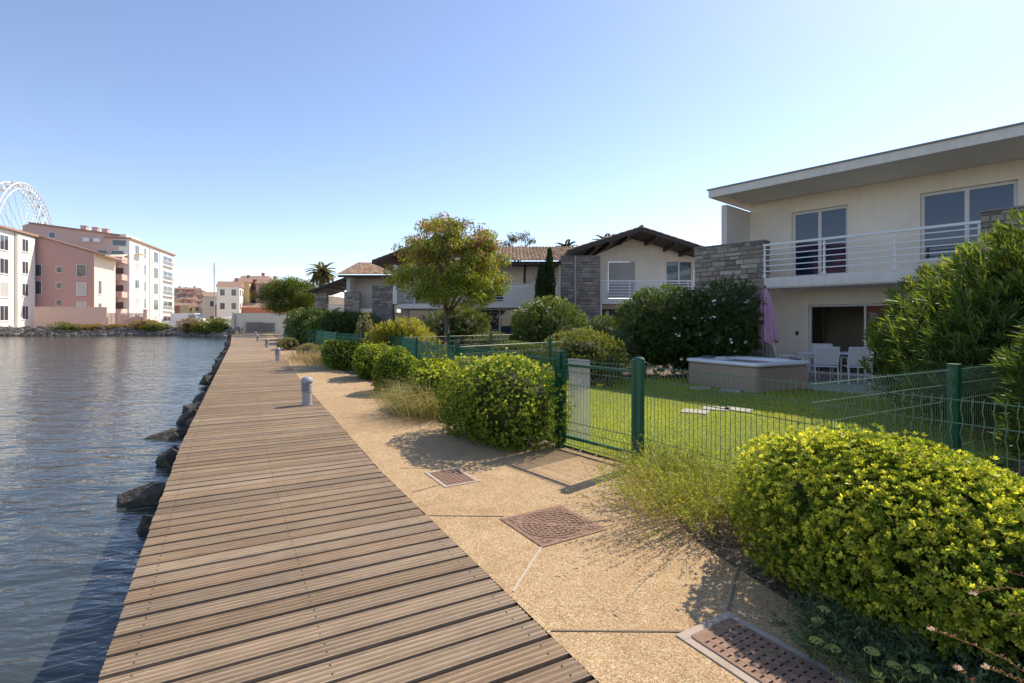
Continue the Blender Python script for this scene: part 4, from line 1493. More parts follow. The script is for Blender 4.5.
for k in range(36):
    a = 2 * PI * (k + .5) / 36
    x, z = (RW + .3) * math.cos(a), (RW + .3) * math.sin(a)
    mb = MB(); mb.lathe([(.3, -1.7), (.6, -1.5), (.65, -.9), (.65, -.75)], 8, c=(x, 0, z)); mb.lathe([(.65, -.1), (.4, .15), (.1, .25)], 8, c=(x, 0, z))
    for q in range(4):
        t = PI / 4 + q * PI / 2
        mb.tube([(x + .6 * math.cos(t), .6 * math.sin(t), z - .8), (x + .6 * math.cos(t), .6 * math.sin(t), z - .1)], .06, 4)
    mb.build('cabin', M['white_metal'], wheel)
for s in (-1, 1):
    for t in (-1, 1):
        mb = MB(); mb.tube([(0, s * 2.6, 0), (t * 11, s * 6, -wheel.location.z)], .45, 8); mb.build('support_leg', M['white_metal'], wheel)


# --- hillside and village far behind
mb = MB()
hp = []
nx_, ny_ = 40, 10
vs = []
for j in range(ny_ + 1):
    for i in range(nx_ + 1):
        x = -190 + 160 * i / nx_; y = 215 + 150 * j / ny_
        u = (x + 118) / 52; v = j / ny_
        z = 17 * math.exp(-u * u) * min(1, v * 2.2) + 1.2 * math.sin(x * .3) * min(1, v * 3) - .1
        vs.append((x, y, z))
fs = [(j * (nx_ + 1) + i, j * (nx_ + 1) + i + 1, (j + 1) * (nx_ + 1) + i + 1, (j + 1) * (nx_ + 1) + i) for j in range(ny_) for i in range(nx_)]
mb.add(vs, fs); tag(mb.build('hill', M['soil']), kind='structure')
q = random.Random(12)
hm = ['far_pink_pale', 'far_red', 'far_cream', 'far_yellow', 'far_pink', 'far_terra', 'far_white']
hc = ['pale pink', 'red', 'cream', 'yellow', 'dusky pink', 'terracotta', 'white']


def small_house(x, y, z, w, d, h, rz, mname, label, rows=2, cols=3, group='houses on the far hillside', ridge=1.2, name='village_house'):
    t = empty(name, (x, y, z), rz, label, 'house', group)
    mb = MB(); mb.box(-w / 2, w / 2, -d / 2, d / 2, -3, h); mb.build('wall', M[mname], t)
    mb = MB()
    o = .25
    vs = [(-w / 2 - o, -d / 2 - o, h), (w / 2 + o, -d / 2 - o, h), (w / 2 + o, d / 2 + o, h), (-w / 2 - o, d / 2 + o, h), (-w / 2 - o, 0, h + ridge), (w / 2 + o, 0, h + ridge)]
    mb.add(vs, [(0, 1, 5, 4), (2, 3, 4, 5), (0, 4, 3), (1, 2, 5), (3, 2, 1, 0)])
    mb.box(w * .2, w * .2 + .7, .3, 1.0, h + ridge * .3, h + ridge + .9)
    mb.build('roof', M['far_tile'], t)
    for r_ in range(rows):
        for c_ in range(cols):
            cx = -w / 2 + w * (c_ + .5) / cols; z0 = h * (r_ + .35) / rows
            ww = min(1.0, w / cols * .5); hh = min(1.5, h / rows * .5)
            mb = MB(); mb.box(cx - ww / 2, cx + ww / 2, -d / 2 - .04, -d / 2 - .005, z0, z0 + hh)
            mb.build('window', M['glass_far'], t)
            # same on the right flank
        for c_ in range(2):
            cy = -d / 2 + d * (c_ + .5) / 2; z0 = h * (r_ + .35) / rows
            mb = MB(); mb.box(w / 2 + .005, w / 2 + .04, cy - .45, cy + .45, z0, z0 + min(1.5, h / rows * .5))
            mb.build('window', M['glass_far'], t)
    return t


words = ['lowest', 'low', 'middle', 'upper', 'topmost']
vi = 0
for row_, (Y, py0, py1) in enumerate(((222, 312, 306), (236, 305, 300), (252, 299, 294), (268, 293, 289.5))):
    for c_ in range(5 - (row_ == 3)):
        px = 180 + c_ * 8.2 + row_ * 1.3 + q.uniform(-1.5, 1.5)
        if row_ == 3: px = 176 + c_ * 7.0
        dz = 0 if row_ < 2 else -max(0, (px - 192)) * .45 * Y / F * .5
        zt = az(py1, Y) + dz + q.uniform(-.8, .6)
        mi = q.randrange(len(hm) - 1)
        h_ = q.uniform(4.5, 6)
        small_house(ax(px, Y), Y, zt - h_, q.uniform(5, 8), 6, h_, R(-20) + q.uniform(-.4, .6), hm[mi],
                    f'{hc[mi]} hillside house, {["first", "second", "third", "fourth", "fifth"][c_]} from the left in the {["lowest", "second", "third", "highest"][row_]} row', 2, 2)
        vi += 1

# nearer coloured houses behind the white wall
mid = [
    (230.5, 128, 5.0, 5, 10.0, 'far_white', 'white gabled house with tiled roof, just behind the mast', 3, 2, 1.5, .30),
    (243.5, 134, 3.6, 5, 11.6, 'far_yellow', 'yellow house squeezed between the white and the red houses', 3, 1, 1.2, .3),
    (256, 138, 6.5, 5, 12.6, 'far_red', 'red house with dark windows, second from the pine tree', 3, 3, 1.2, .2),
    (269, 136, 5, 5, 11.4, 'far_pink', 'dusky red house touching the pine tree', 3, 2, 1.3, .2),
    (219, 150, 8, 8, 8.6, 'far_cream', 'cream gabled house to the left behind the mast', 2, 2, 1.5, .6),
    (251, 131, 16, 4, 5.0, 'far_terra', 'long low terracotta building below the red houses', 1, 5, 1.2, .1),
]
for (px, Y, w, d, h_, mn, lab, r_, c_, rg, rz) in mid:
    small_house(ax(px, Y), Y, .2, w, d, h_, rz, mn, lab, r_, c_, 'coloured houses beyond the quay', rg, 'waterside_house')

# white wall with dark gate closing the boardwalk
wd = Vector((.87, .5, 0)); rw = math.atan2(.5, .87)
wl = empty('white_wall', (-39.5, 66, 0), rw, 'long white wall closing the far end of the boardwalk', 'wall')
mb = MB(); mb.box(3.3, 12.5, 0, .25, -.05, 2.75); mb.box(3.0, 3.3, -.1, .35, -.05, 2.8)
mb.build('wall', M['far_cream'], wl)
gt = empty('dark_gate', (-39.5, 66, 0), rw, 'dark double gate panel in front of the white wall at the boardwalk end', 'gate')
mb = MB()
for k in range(22): mb.box(4.6 + k * .085, 4.65 + k * .085, -.2, -.16, .15, 1.45)
for k in range(18): mb.box(6.62 + k * .085, 6.67 + k * .085, -.2, -.16, .15, 1.35)
mb.box(4.55, 6.5, -.21, -.15, 1.45, 1.52); mb.box(6.6, 8.2, -.21, -.15, 1.35, 1.42)
mb.build('bars', M['coping'], gt)
mb = MB(); mb.box(3.32, 3.42, -.25, -.15, 0, 2.6); mb.box(6.5, 6.58, -.25, -.15, 0, 1.6); mb.build('post', M['coping'], gt)

# quay wall sections (pinkish low walls) and a slatted fence in front of the blocks
qw = MB(); qw.box(0, 9.5, 0, .3, -.5, 3.9)
o = qw.build('quay_wall', M['far_pink_pale']); o.location = (ax(34, 78), 78, 0); o.rotation_euler = (0, 0, .25)
tag(o, 'pale pink low wall at the foot of the pink block, left part', 'wall')
fw_ = empty('slatted_fence', (ax(66, 79.5), 79.5, 0), .28, 'grey-pink slatted fence standing between pale pillars on the far quay', 'fence')
mb = MB()
for k in range(60): mb.box(k * .18, k * .18 + .12, 0, .05, .2, 3.0)
mb.build('slats', M['far_pink'], fw_)
for k in range(4):
    mb = MB(); mb.box(k * 3.55 - .25, k * 3.55 + .25, -.2, .25, -.5, 3.4); mb.box(k * 3.55 - .32, k * 3.55 + .32, -.27, .32, 3.4, 3.55); mb.build('pillar', M['far_pink_pale'], fw_)
# low quay wall along to the van
mb = MB(); mb.box(0, 24, 0, .3, -.5, 1.35)
o = mb.build('quay_wall', M['white_render']); o.location = (ax(118, 82), 82, 0); o.rotation_euler = (0, 0, .06)
tag(o, 'low white parapet in front of the parked vehicles on the quay', 'wall')


# --- vehicles
def wheel_part(parent, x, y, r=.33):
    mb = MB(); mb.tube([(x, y - .1, r), (x, y + .1, r)], r, 16); w = mb.build('wheel', M['black'], parent)
    mb = MB(); mb.tube([(x, y - .115, r), (x, y + .115, r)], r * .6, 12); mb.build('rim', M['plastic_grey'], w)


def loft(mb, secs):
    n = len(secs[0]); vs = sum(secs, []); fs = []
    for j in range(len(secs) - 1):
        fs += [(j * n + i, j * n + (i + 1) % n, (j + 1) * n + (i + 1) % n, (j + 1) * n + i) for i in range(n)]
    fs += [tuple(range(n - 1, -1, -1)), tuple((len(secs) - 1) * n + i for i in range(n))]
    mb.add(vs, fs)


def carbody(L, W, prof_lo, prof_hi):
    """profile stations x -> (z_low, z_top, half width)"""
    mb = MB(); secs = []
    for (x, zl, zt, hw) in prof_hi:
        secs.append([(x, -hw, zl), (x, hw, zl), (x, hw * 1.0, (zl + zt) * .55), (x, hw * .93, zt), (x, -hw * .93, zt), (x, -hw * 1.0, (zl + zt) * .55)])
    loft(mb, secs); return mb


car_paint = surf('dark_car_paint', (.05, .055, .065), .05, 2, .3, 0, spec=.6)
van_paint = surf('white_van_paint', (.70, .70, .70), .03, 2, .4, 0)
car = empty('parked_car', (ax(141, 86), 86, .9), R(8), 'dark parked car in front of the tall white block', 'car')
carbody(4.3, 1.8, None, [(-2.15, .35, .75, .75), (-1.9, .25, .95, .85), (-.9, .22, 1.0, .88), (.9, .22, 1.0, .88), (1.9, .25, .85, .85), (2.15, .35, .65, .72)]).build('body', car_paint, car)
carbody(4, 1, None, [(-1.85, .95, .98, .74), (-1.1, .97, 1.45, .66), (.2, .97, 1.5, .66), (1.05, .96, 1.0, .74)]).build('cabin_glass', M['glass_far'], car)
for x in (-1.35, 1.35):
    for y_ in (-.82, .82): wheel_part(car, x, y_)
for y_ in (-.6, .6):
    mb = MB(); mb.box(2.10, 2.17, y_ - .16, y_ + .16, .55, .68); mb.build('headlight', M['glass'], car)
van = empty('parked_van', (ax(190, 88), 88, .7), R(6), 'white parked van standing near the sailing boat', 'van')
carbody(5.4, 2, None, [(-2.7, .4, 2.2, .92), (-2.55, .3, 2.35, .95), (1.2, .3, 2.35, .95), (1.9, .3, 1.5, .95), (2.6, .35, 1.15, .92), (2.75, .4, .9, .85)]).build('body', van_paint, van)
mb = MB(); mb.add([(1.28, -.8, 2.2), (1.28, .8, 2.2), (1.93, .8, 1.52), (1.93, -.8, 1.52), (1.32, -.8, 2.24), (1.32, .8, 2.24), (1.97, .8, 1.56), (1.97, -.8, 1.56)], [(4, 7, 6, 5), (0, 1, 2, 3), (0, 4, 5, 1), (3, 2, 6, 7), (0, 3, 7, 4), (1, 5, 6, 2)]); mb.build('windscreen', M['glass_far'], van)
mb = MB(); mb.box(.2, 1.3, -.965, -.955, 1.45, 2.05); mb.build('window', M['glass_far'], van)
for x in (-1.7, 1.8):
    for y_ in (-.88, .88): wheel_part(van, x, y_, .36)

# --- sailing boat: hull, mast, boom, stays
bt = empty('sailing_boat', (ax(216, 104), 104, -.2), R(160), 'sailing boat with tall bare mast moored beyond the quay', 'boat')
secs = []
for x, hw, zk in ((-5.2, 1.0, .3), (-3, 1.55, -.3), (0, 1.75, -.5), (3, 1.2, -.35), (5.0, .35, .2), (5.7, .03, 1.2)):
    secs.append([(x, 0, zk), (x, hw * .8, zk + .5), (x, hw, 1.5), (x, -hw, 1.5), (x, -hw * .8, zk + .5)])
mb = MB(); loft(mb, secs); mb.build('hull', M['white_metal'], bt)
mb = MB(); loft(mb, [[(x, -w, 1.5), (x, w, 1.5), (x, w * .8, z), (x, -w * .8, z)] for x, w, z in ((-2.5, .9, 2.0), (1, .9, 2.1), (2.4, .5, 1.7))]); mb.build('cabin', M['white_metal'], bt)
mb = MB(); mb.tube([(.5, 0, 1.5), (.5, 0, 13.9)], [.12, .08], 8); mb.tube([(.5, -.9, 6), (.5, .9, 6)], .03, 4); mb.tube([(.5, -.7, 10), (.5, .7, 10)], .03, 4); mb.build('mast', M['plastic_grey'], bt)
mb = MB(); mb.tube([(.4, 0, 2.6), (-4, 0, 2.7)], .16, 8); mb.build('boom', M['white_metal'], bt)
mb = MB()
mb.tube([(5.6, 0, 1.5), (.5, 0, 13.8), (-5.1, 0, 1.6)], .02, 3)
for s in (-1, 1): mb.tube([(.5, s * 1.6, 1.5), (.5, s * .9, 6), (.5, 0, 13.5)], .018, 3)
mb.build('stays', M['plastic_grey'], bt)

# reflected-only neighbour: terracotta block on the opposite quay, mirrored in the windows
T = empty('terracotta_block', (-62, -18, 0), R(68), 'terracotta apartment block mirrored in the balcony windows', 'building')
mb = MB(); mb.box(-16, 16, 0, 10, -1, 13.5); mb.build('wall', M['far_terra'], T)
mb = MB(); mb.box(-16.5, 16.5, -.6, 10.5, 13.5, 14); mb.build('roof', M['far_tile'], T)
for r_ in range(4):
    for c_ in range(7):
        x = -14 + c_ * 4.5
        mb = MB(); mb.box(x, x + 1.6, -.04, -.005, 1.2 + r_ * 3.1, 3.1 + r_ * 3.1); mb.build('window', M['white_metal'] if (r_ + c_) % 3 else M['glass_far'], T)

# shore: rocks and scrub (uncountable)
mb = MB()
q = random.Random(33)
def shore_pt(t):
    n_ = len(shore) - 2
    k = min(int(t * n_), n_ - 1); f = t * n_ - k
    a, b = shore[k], shore[k + 1]
    return a[0] + (b[0] - a[0]) * f, a[1] + (b[1] - a[1]) * f
for i in range(2600):
    t = q.random() ** .8
    x, y = shore_pt(t)
    y += q.uniform(-.6, 2.4); z = -.5 + (y - shore_pt(t)[1] + .6) * .38 + q.uniform(-.1, .15)
    s = q.uniform(.15, .45)
    v8 = [Vector((q.uniform(.5, 1) * a * s, q.uniform(.5, 1) * b * s, q.uniform(.5, 1) * c * s * .8)) + Vector((x, y, z)) for a in (-1, 1) for b in (-1, 1) for c in (-1, 1)]
    g = q.uniform(.13, .32)
    mb.add([tuple(p) for p in v8], [(0, 1, 3, 2), (4, 6, 7, 5), (0, 4, 5, 1), (2, 3, 7, 6), (0, 2, 6, 4), (1, 5, 7, 3)], (g, g * .93, g * .86))
tag(mb.build('shore_stones', M['shore_rock']), 'band of grey stones lining the far shore', 'stones', kind='stuff')
# raised quay ground behind the stones
mb = MB()
inner = [(x, y + 1.6) for x, y in shore[1:]]
vs = [(x, y, -.5) for x, y in inner] + [(x, y + 1.2, .75) for x, y in inner] + [(x, y + 60, .75) for x, y in inner]
n = len(inner)
mb.add(vs, [(i, i + 1, n + i + 1, n + i) for i in range(n - 1)] + [(n + i, n + i + 1, 2 * n + i + 1, 2 * n + i) for i in range(n - 1)])
tag(mb.build('quay', M['concrete']), kind='structure')

# ================================================================== VEGETATION
def mottled(rg, pos, scale, seed):
    """cheap smooth pseudo-noise 0..1 for colour patches"""
    q = np.random.default_rng(seed)
    k = q.normal(size=(5, 3)) * scale; ph = q.uniform(0, 6.28, 5)
    return (np.sin(pos @ k.T + ph).sum(1) / 5 * 1.2 + 1) / 2


def pittosporum(label, cx, cy, rad, h, rz, n, leaf, seed, c_in=(.045, .095, .012), c_mid=(.15, .25, .025), c_tip=(.70, .69, .09), p=2.6, amp=.10, grp='clipped evergreen bushes along the fence', name='clipped_bush', yellow=.55, m=7, tilt=0):
    """clipped evergreen: leaf rosettes packed through the outer shell"""
    rg = np.random.default_rng(seed)
    R3 = np.array([rad[0], rad[1], h * .56])
    pos, nrm, d = blob(rg, n, R3, p, amp, seed=seed, zmin=-.85)
    depth = rg.uniform(0, 1, len(pos)) ** 1.6 * .24
    bumpy = (mottled(rg, pos, 9.0, seed + 3) - .5) * .16 + (mottled(rg, pos, 3.5, seed + 4) - .5) * .12
    pos = pos * (1 - depth + bumpy)[:, None]
    c = np.array([0, 0, h * .46])
    P = pos + c
    P[:, 2] *= 1 - tilt * pos[:, 0] / rad[0]
    ok = P[:, 2] > .02
    ok &= mottled(rg, pos, 13.0, seed + 21) > .16 + .10 * rg.random(len(pos))
    P, nrm, depth, pos = P[ok], nrm[ok], depth[ok], pos[ok]
    stray = rg.random(len(P)) < .05
    P[stray] += nrm[stray] * rg.uniform(.015, .055, stray.sum())[:, None] * (leaf / .03) + np.array([0, 0, .012])
    k = len(P)
    lv = Leaves(seed)
    lv.r = rg
    # rosettes
    axis = unit(nrm + np.array([0, 0, .45]) + rg.normal(size=(k, 3)) * .35)
    t1 = unit(np.cross(axis, rg.normal(size=(k, 3)))); t2 = np.cross(axis, t1)
    patch = mottled(rg, pos, 3.2, seed + 9)
    tipf = rg.uniform(0, 1.5, k)
    tone = rg.uniform(.7, 1.3, k)
    for j in range(m):
        a = 2 * PI * j / m + rg.uniform(-.35, .35, k)
        spread = rg.uniform(.7, 1.7, k)[:, None] if j < m - 2 else rg.uniform(.1, .4, k)[:, None]
        D = unit(axis + (t1 * np.cos(a)[:, None] + t2 * np.sin(a)[:, None]) * spread)
        L = leaf * rg.uniform(.65, 1.15, k); W = L * rg.uniform(.40, .54, k)
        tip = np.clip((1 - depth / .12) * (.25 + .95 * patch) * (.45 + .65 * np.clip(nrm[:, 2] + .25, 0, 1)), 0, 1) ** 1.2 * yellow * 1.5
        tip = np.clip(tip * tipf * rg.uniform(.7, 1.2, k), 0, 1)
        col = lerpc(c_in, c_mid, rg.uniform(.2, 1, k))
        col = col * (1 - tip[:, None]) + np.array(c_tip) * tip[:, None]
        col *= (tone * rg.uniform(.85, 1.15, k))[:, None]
        dd_ = rg.random(k) < .012; col[dd_] = np.array((.34, .22, .10))
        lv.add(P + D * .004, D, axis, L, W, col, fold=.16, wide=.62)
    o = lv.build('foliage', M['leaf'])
    inner = Leaves(seed)
    core(inner, R3, p, amp, seed, .72, (.05, .06, .015), (0, 0, h * .46), .0)  # added solid core, coloured dark for the shaded inside of the bush
    root = empty(name, (cx, cy, 0), rz, label, 'bush', grp)
    o.parent = root
    inner.build('dark_core', M['leaf_dull'], root)
    return root


fr_ = math.atan2(-.87, .495)
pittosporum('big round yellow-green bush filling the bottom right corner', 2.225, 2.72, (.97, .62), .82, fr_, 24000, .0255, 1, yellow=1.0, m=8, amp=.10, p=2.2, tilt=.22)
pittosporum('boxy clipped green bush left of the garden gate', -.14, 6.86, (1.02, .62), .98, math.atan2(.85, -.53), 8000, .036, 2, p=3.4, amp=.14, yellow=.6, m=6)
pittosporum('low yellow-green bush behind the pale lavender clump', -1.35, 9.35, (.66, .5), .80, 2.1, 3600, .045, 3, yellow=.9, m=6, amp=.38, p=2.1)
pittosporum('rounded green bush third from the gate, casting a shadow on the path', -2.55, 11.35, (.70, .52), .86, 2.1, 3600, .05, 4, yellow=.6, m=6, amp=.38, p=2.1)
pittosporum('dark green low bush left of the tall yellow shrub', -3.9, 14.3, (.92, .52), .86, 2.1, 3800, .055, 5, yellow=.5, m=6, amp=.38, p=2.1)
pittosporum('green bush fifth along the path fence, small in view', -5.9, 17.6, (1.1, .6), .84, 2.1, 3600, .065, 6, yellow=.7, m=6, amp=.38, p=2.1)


def shrub(name, label, cx, cy, rad, h, n, L, wid, seed, cols, flowers=0, fcol=(.85, .82, .80), z0=.0, per=8, up=.6, cat='shrub', grp='garden shrubs', amp=.22, p=2.1, lean=0, rz=0, frot=.3, thin=.30, flw=.022, base=.1, mat='leaf', tipc=None):
    """shrub of leafy shoots (oleander, euphorbia...)"""
    rg = np.random.default_rng(seed)
    R3 = np.array([rad[0], rad[1], h * .56])
    pos, nrm, d = blob(rg, n, R3, p, amp, seed=seed, zmin=-.9)
    dep = rg.uniform(0, 1, len(pos)) ** 1.3 * thin
    pos = pos * (1 - dep + (mottled(rg, pos, 4.0, seed + 1) - .5) * .16)[:, None]
    P = pos + np.array([0, 0, h * .46]); ok = P[:, 2] > base
    P, nrm, pos, dep = P[ok], nrm[ok], pos[ok], dep[ok]; k = len(P)
    axis = unit(nrm * .8 + np.array([0, 0, up]) + rg.normal(size=(k, 3)) * .3)
    t1 = unit(np.cross(axis, rg.normal(size=(k, 3)))); t2 = np.cross(axis, t1)
    patch = mottled(rg, pos, 2.4, seed + 5)
    lv = Leaves(seed)
    for j in range(per):
        a = 2.4 * j + rg.uniform(-.3, .3, k)
        sp = rg.uniform(.45, 1.0, k)[:, None]
        D = unit(axis + (t1 * np.cos(a)[:, None] + t2 * np.sin(a)[:, None]) * sp)
        along = axis * (L * .8 * j / per)
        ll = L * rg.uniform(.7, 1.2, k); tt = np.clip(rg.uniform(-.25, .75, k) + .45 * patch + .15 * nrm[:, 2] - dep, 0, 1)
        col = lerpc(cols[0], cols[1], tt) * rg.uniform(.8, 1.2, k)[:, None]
        if tipc is not None:
            f = (rg.random(k) < tipc[1]) & (dep < .12)
            col[f] = np.array(tipc[0]) * rg.uniform(.8, 1.1, f.sum())[:, None]
        lv.add(P + along, D, axis, ll, ll * wid, col, fold=.12, wide=.5, droop=.06)
    root = empty(name, (cx, cy, 0), rz, label, cat, grp)
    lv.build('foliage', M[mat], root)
    b = Leaves(seed); core(b, R3, p, amp, seed, .62, (.035, .045, .015), (0, 0, h * .46), 0.0)  # solid filler core; the shrub's inner shade is put into its dark colour
    b.build('dark_core', M['leaf_dull'], root)
    if flowers:
        idx = rg.choice(k, min(flowers, k, 95), replace=False)
        for i_ in idx:
            fl = Leaves(seed + 1)
            for m_ in range(3):
                Pc = P[i_] + axis[i_] * (L * .9) + rg.normal(size=3) * flw * 1.3
                a = np.arange(5) * 2 * PI / 5
                D = unit(axis[i_][None] * .35 + t1[i_][None] * np.cos(a)[:, None] + t2[i_][None] * np.sin(a)[:, None])
                fl.add(np.tile(Pc, (5, 1)), D, np.tile(axis[i_], (5, 1)), np.full(5, flw * 1.3), np.full(5, flw * 1.1), np.tile(np.array(fcol), (5, 1)), wide=.65)
            fl.build('flower', M['petal'], root)
    return root


OL = ((.05, .09, .018), (.22, .30, .06))
OLD = ((.032, .066, .018), (.13, .19, .04))
# tall oleanders right (in front of house one)
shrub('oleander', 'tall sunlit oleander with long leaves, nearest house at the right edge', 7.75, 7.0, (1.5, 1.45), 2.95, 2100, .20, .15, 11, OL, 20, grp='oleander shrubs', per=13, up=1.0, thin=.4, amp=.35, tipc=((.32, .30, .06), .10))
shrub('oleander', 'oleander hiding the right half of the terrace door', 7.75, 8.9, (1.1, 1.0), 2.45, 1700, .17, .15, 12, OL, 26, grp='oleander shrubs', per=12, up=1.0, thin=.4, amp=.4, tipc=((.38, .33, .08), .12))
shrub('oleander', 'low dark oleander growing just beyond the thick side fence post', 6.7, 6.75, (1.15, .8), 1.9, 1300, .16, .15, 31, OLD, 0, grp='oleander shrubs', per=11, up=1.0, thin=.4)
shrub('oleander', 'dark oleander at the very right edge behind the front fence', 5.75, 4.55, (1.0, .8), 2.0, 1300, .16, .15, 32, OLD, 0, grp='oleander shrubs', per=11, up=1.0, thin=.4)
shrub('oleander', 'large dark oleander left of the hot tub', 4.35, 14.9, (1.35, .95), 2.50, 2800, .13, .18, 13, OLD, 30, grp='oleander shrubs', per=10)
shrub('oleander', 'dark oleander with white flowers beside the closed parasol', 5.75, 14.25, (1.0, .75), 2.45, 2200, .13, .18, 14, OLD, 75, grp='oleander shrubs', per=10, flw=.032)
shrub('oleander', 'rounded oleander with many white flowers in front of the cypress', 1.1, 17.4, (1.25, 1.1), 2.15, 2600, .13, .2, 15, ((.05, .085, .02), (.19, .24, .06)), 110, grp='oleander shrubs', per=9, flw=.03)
shrub('garden_shrub', 'loose yellow-green shrub below the flowering oleander', 1.75, 12.9, (1.05, .8), 1.28, 1900, .07, .3, 16, ((.08, .11, .02), (.26, .27, .06)), 0, per=8)
shrub('garden_shrub', 'tall upright yellow shrub behind the green fence', -3.75, 16.7, (1.2, .75), 1.5, 1500, .15, .16, 17, ((.16, .18, .03), (.52, .48, .07)), 0, per=9, up=2.6, amp=.6, thin=.45)
shrub('garden_shrub', 'white flowering shrub beneath the spreading tree', -2.4, 22.6, (1.5, 1.0), 2.15, 1800, .14, .22, 18, ((.05, .08, .02), (.17, .21, .06)), 70, per=9, flw=.035)
shrub('garden_shrub', 'leafy shrub to the right behind the fence posts', .2, 15.2, (.9, .6), .95, 1200, .08, .28, 19, ((.05, .09, .02), (.15, .20, .05)), 0, per=8)
shrub('garden_shrub', 'small dark shrub at the foot of the stone pier', 3.7, 20.5, (.9, .8), 1.75, 1400, .1, .25, 20, OLD, 0, per=8)
shrub('hedge', 'broad dark hedge below the tile roofed house', -10.2, 31, (2.6, 1.1), 2.05, 2500, .14, .3, 21, OLD, 10, per=8, amp=.12, cat='hedge')
shrub('hedge', 'dark hedge under the left stone pier of the porch', -13.8, 36, (2.2, 1.1), 2.2, 1800, .16, .3, 22, OLD, 0, per=8, amp=.12, cat='hedge')
shrub('oleander', 'pale flowering oleander beside the palm bush, far along the path', -18.6, 46.5, (1.9, 1.3), 2.7, 1800, .2, .22, 23, ((.06, .10, .02), (.20, .25, .06)), 90, grp='oleander shrubs', per=8, flw=.06)
shrub('garden_shrub', 'narrow pale grey-green shrub in front of the dark hedge', -7.6, 26.5, (.40, .40), 2.0, 700, .09, .3, 24, ((.18, .18, .10), (.36, .34, .22)), 0, per=8, p=2.4, up=1.2)
shrub('garden_shrub', 'purple flowered low shrub below the gabled house', -6.6, 30.5, (1.2, .7), 1.35, 800, .09, .3, 25, ((.04, .05, .03), (.10, .10, .07)), 130, (.22, .15, .38), per=7, flw=.04)
shrub('garden_shrub', 'dusty olive shrub beyond the divider fence near the tree', -.8, 19.6, (1.1, .7), 1.1, 1100, .08, .28, 26, ((.06, .08, .03), (.17, .19, .08)), 0, per=8)
shrub('garden_shrub', 'tangle of dry twiggy bushes where the path meets the fence', -9.0, 22.6, (1.3, .4), .5, 900, .08, .2, 27, ((.14, .12, .06), (.34, .28, .15)), 0, per=7, rz=2.1, amp=.35)
shrub('garden_shrub', 'reddish-green low shrub further along the path fence', -12.7, 29.0, (1.5, .4), .5, 900, .10, .22, 28, ((.11, .11, .04), (.26, .22, .10)), 0, per=7, rz=2.1, amp=.35)
shrub('garden_shrub', 'yellow-green groundcover mound right of the low bush by the fence', .5, 10.0, (.9, .5), .55, 1100, .05, .3, 29, ((.10, .13, .02), (.32, .32, .05)), 0, per=7)
# far shore scrub
for i, (px, Y, w, h_, c_, lab) in enumerate([(70, 74.5, 3.4, 1.0, 0, 'green shrub patch on the far stones, left of the slatted fence'), (92, 75, 2.6, .8, 1, 'low ochre scrub on the far stones beside the green patch'), (144, 76, 2.8, 1.5, 1, 'dry ochre scrub on the shore below the parked car'),
                                        (158, 75.5, 2.6, 1.1, 0, 'green scrub on the shore right of the dry patch'), (192, 73, 3.2, 1.7, 1, 'reddish dry scrub on the shore below the van'), (205, 71.5, 2.4, 1.3, 0, 'olive shore shrub left of the deck end'), (218, 69, 2.4, 1.7, 0, 'rounded green shrub closest to the deck end'), (118, 76, 2.2, .9, 1, 'small dry tuft on the shore below the balconies')]):
    cc = ((.10, .13, .03), (.28, .28, .07)) if c_ == 0 else ((.20, .13, .06), (.42, .30, .15))
    shrub('shore_shrub', lab, ax(px, Y), Y, (w, 1.1), h_, 700, .22, .3, 60 + i, cc, 0, per=6, grp='scrub on the far shore', z0=.2, base=.0, amp=.35).location.z = .15


# ------------------------------------------------------------------ blade plants
def grassy(name, label, cx, cy, n, h, spread, lean, cols, seed, w=.004, cat='plant', grp='grassy plants along the fence', flowers=0, fcol=(.8, .6, .6), rz=0, sx=1, sy=1, leafy=0, lc=None, bend=.7):
    rg = np.random.default_rng(seed)
    P = rg.normal(size=(n, 3)) * np.array([spread * sx, spread * sy, 0]); P[:, 2] = 0
    dirh = unit(P + rg.normal(size=(n, 3)) * np.array([.5, .5, 0]) * spread)
    dirh[:, 2] = 0
    D = unit(dirh * lean * rg.uniform(.2, 1.2, n)[:, None] + np.array([0, 0, 1.0]))
    L = h * rg.uniform(.5, 1.15, n)
    t = rg.random(n)
    C = lerpc(cols[0], cols[1], t)
    lv = Leaves(seed); lv.r = rg
    lv.blades(P, D, L, w, C, bend=bend)
    if leafy:
        for k in range(leafy):
            f = rg.uniform(.15, .92, n)[:, None]
            hz = D.copy(); hz[:, 2] = 0
            Q = P + D * L[:, None] * f + unit(hz + 1e-5) * (L * bend * .3)[:, None] * np.maximum(0, f - .5) ** 1.2
            Q[:, 2] -= (L * bend * .4)[:, None][:, 0] * np.maximum(0, f[:, 0] - .55) * 1.3
            dd = unit(D * .6 + rg.normal(size=(n, 3)) * .7)
            cc = lerpc(lc[0], lc[1], rg.random(n)) if lc else C
            ll = rg.uniform(.018, .04, n)
            lv.add(Q, dd, rg.normal(size=(n, 3)), ll, ll * .28, cc)
    root = empty(name, (cx, cy, 0), rz, label, cat, grp)
    lv.build('foliage', M['leaf_dull'], root)
    if flowers:
        idx = rg.choice(n, flowers)
        hz = D.copy(); hz[:, 2] = 0
        tip = P + D * (L * .95)[:, None] + unit(hz + 1e-5) * (L * bend * .35)[:, None]; tip[:, 2] -= L * bend * .4
        T_ = tip[idx]
        fl = Leaves(seed)
        for q_ in range(4):
            dd = unit(rg.normal(size=(flowers, 3)) * .8 + D[idx] * .6)
            fl.add(T_, dd, rg.normal(size=(flowers, 3)), np.full(flowers, .016), np.full(flowers, .011), np.tile(np.array(fcol), (flowers, 1)))
        fl.build('flowers', M['petal'], root)
    return root
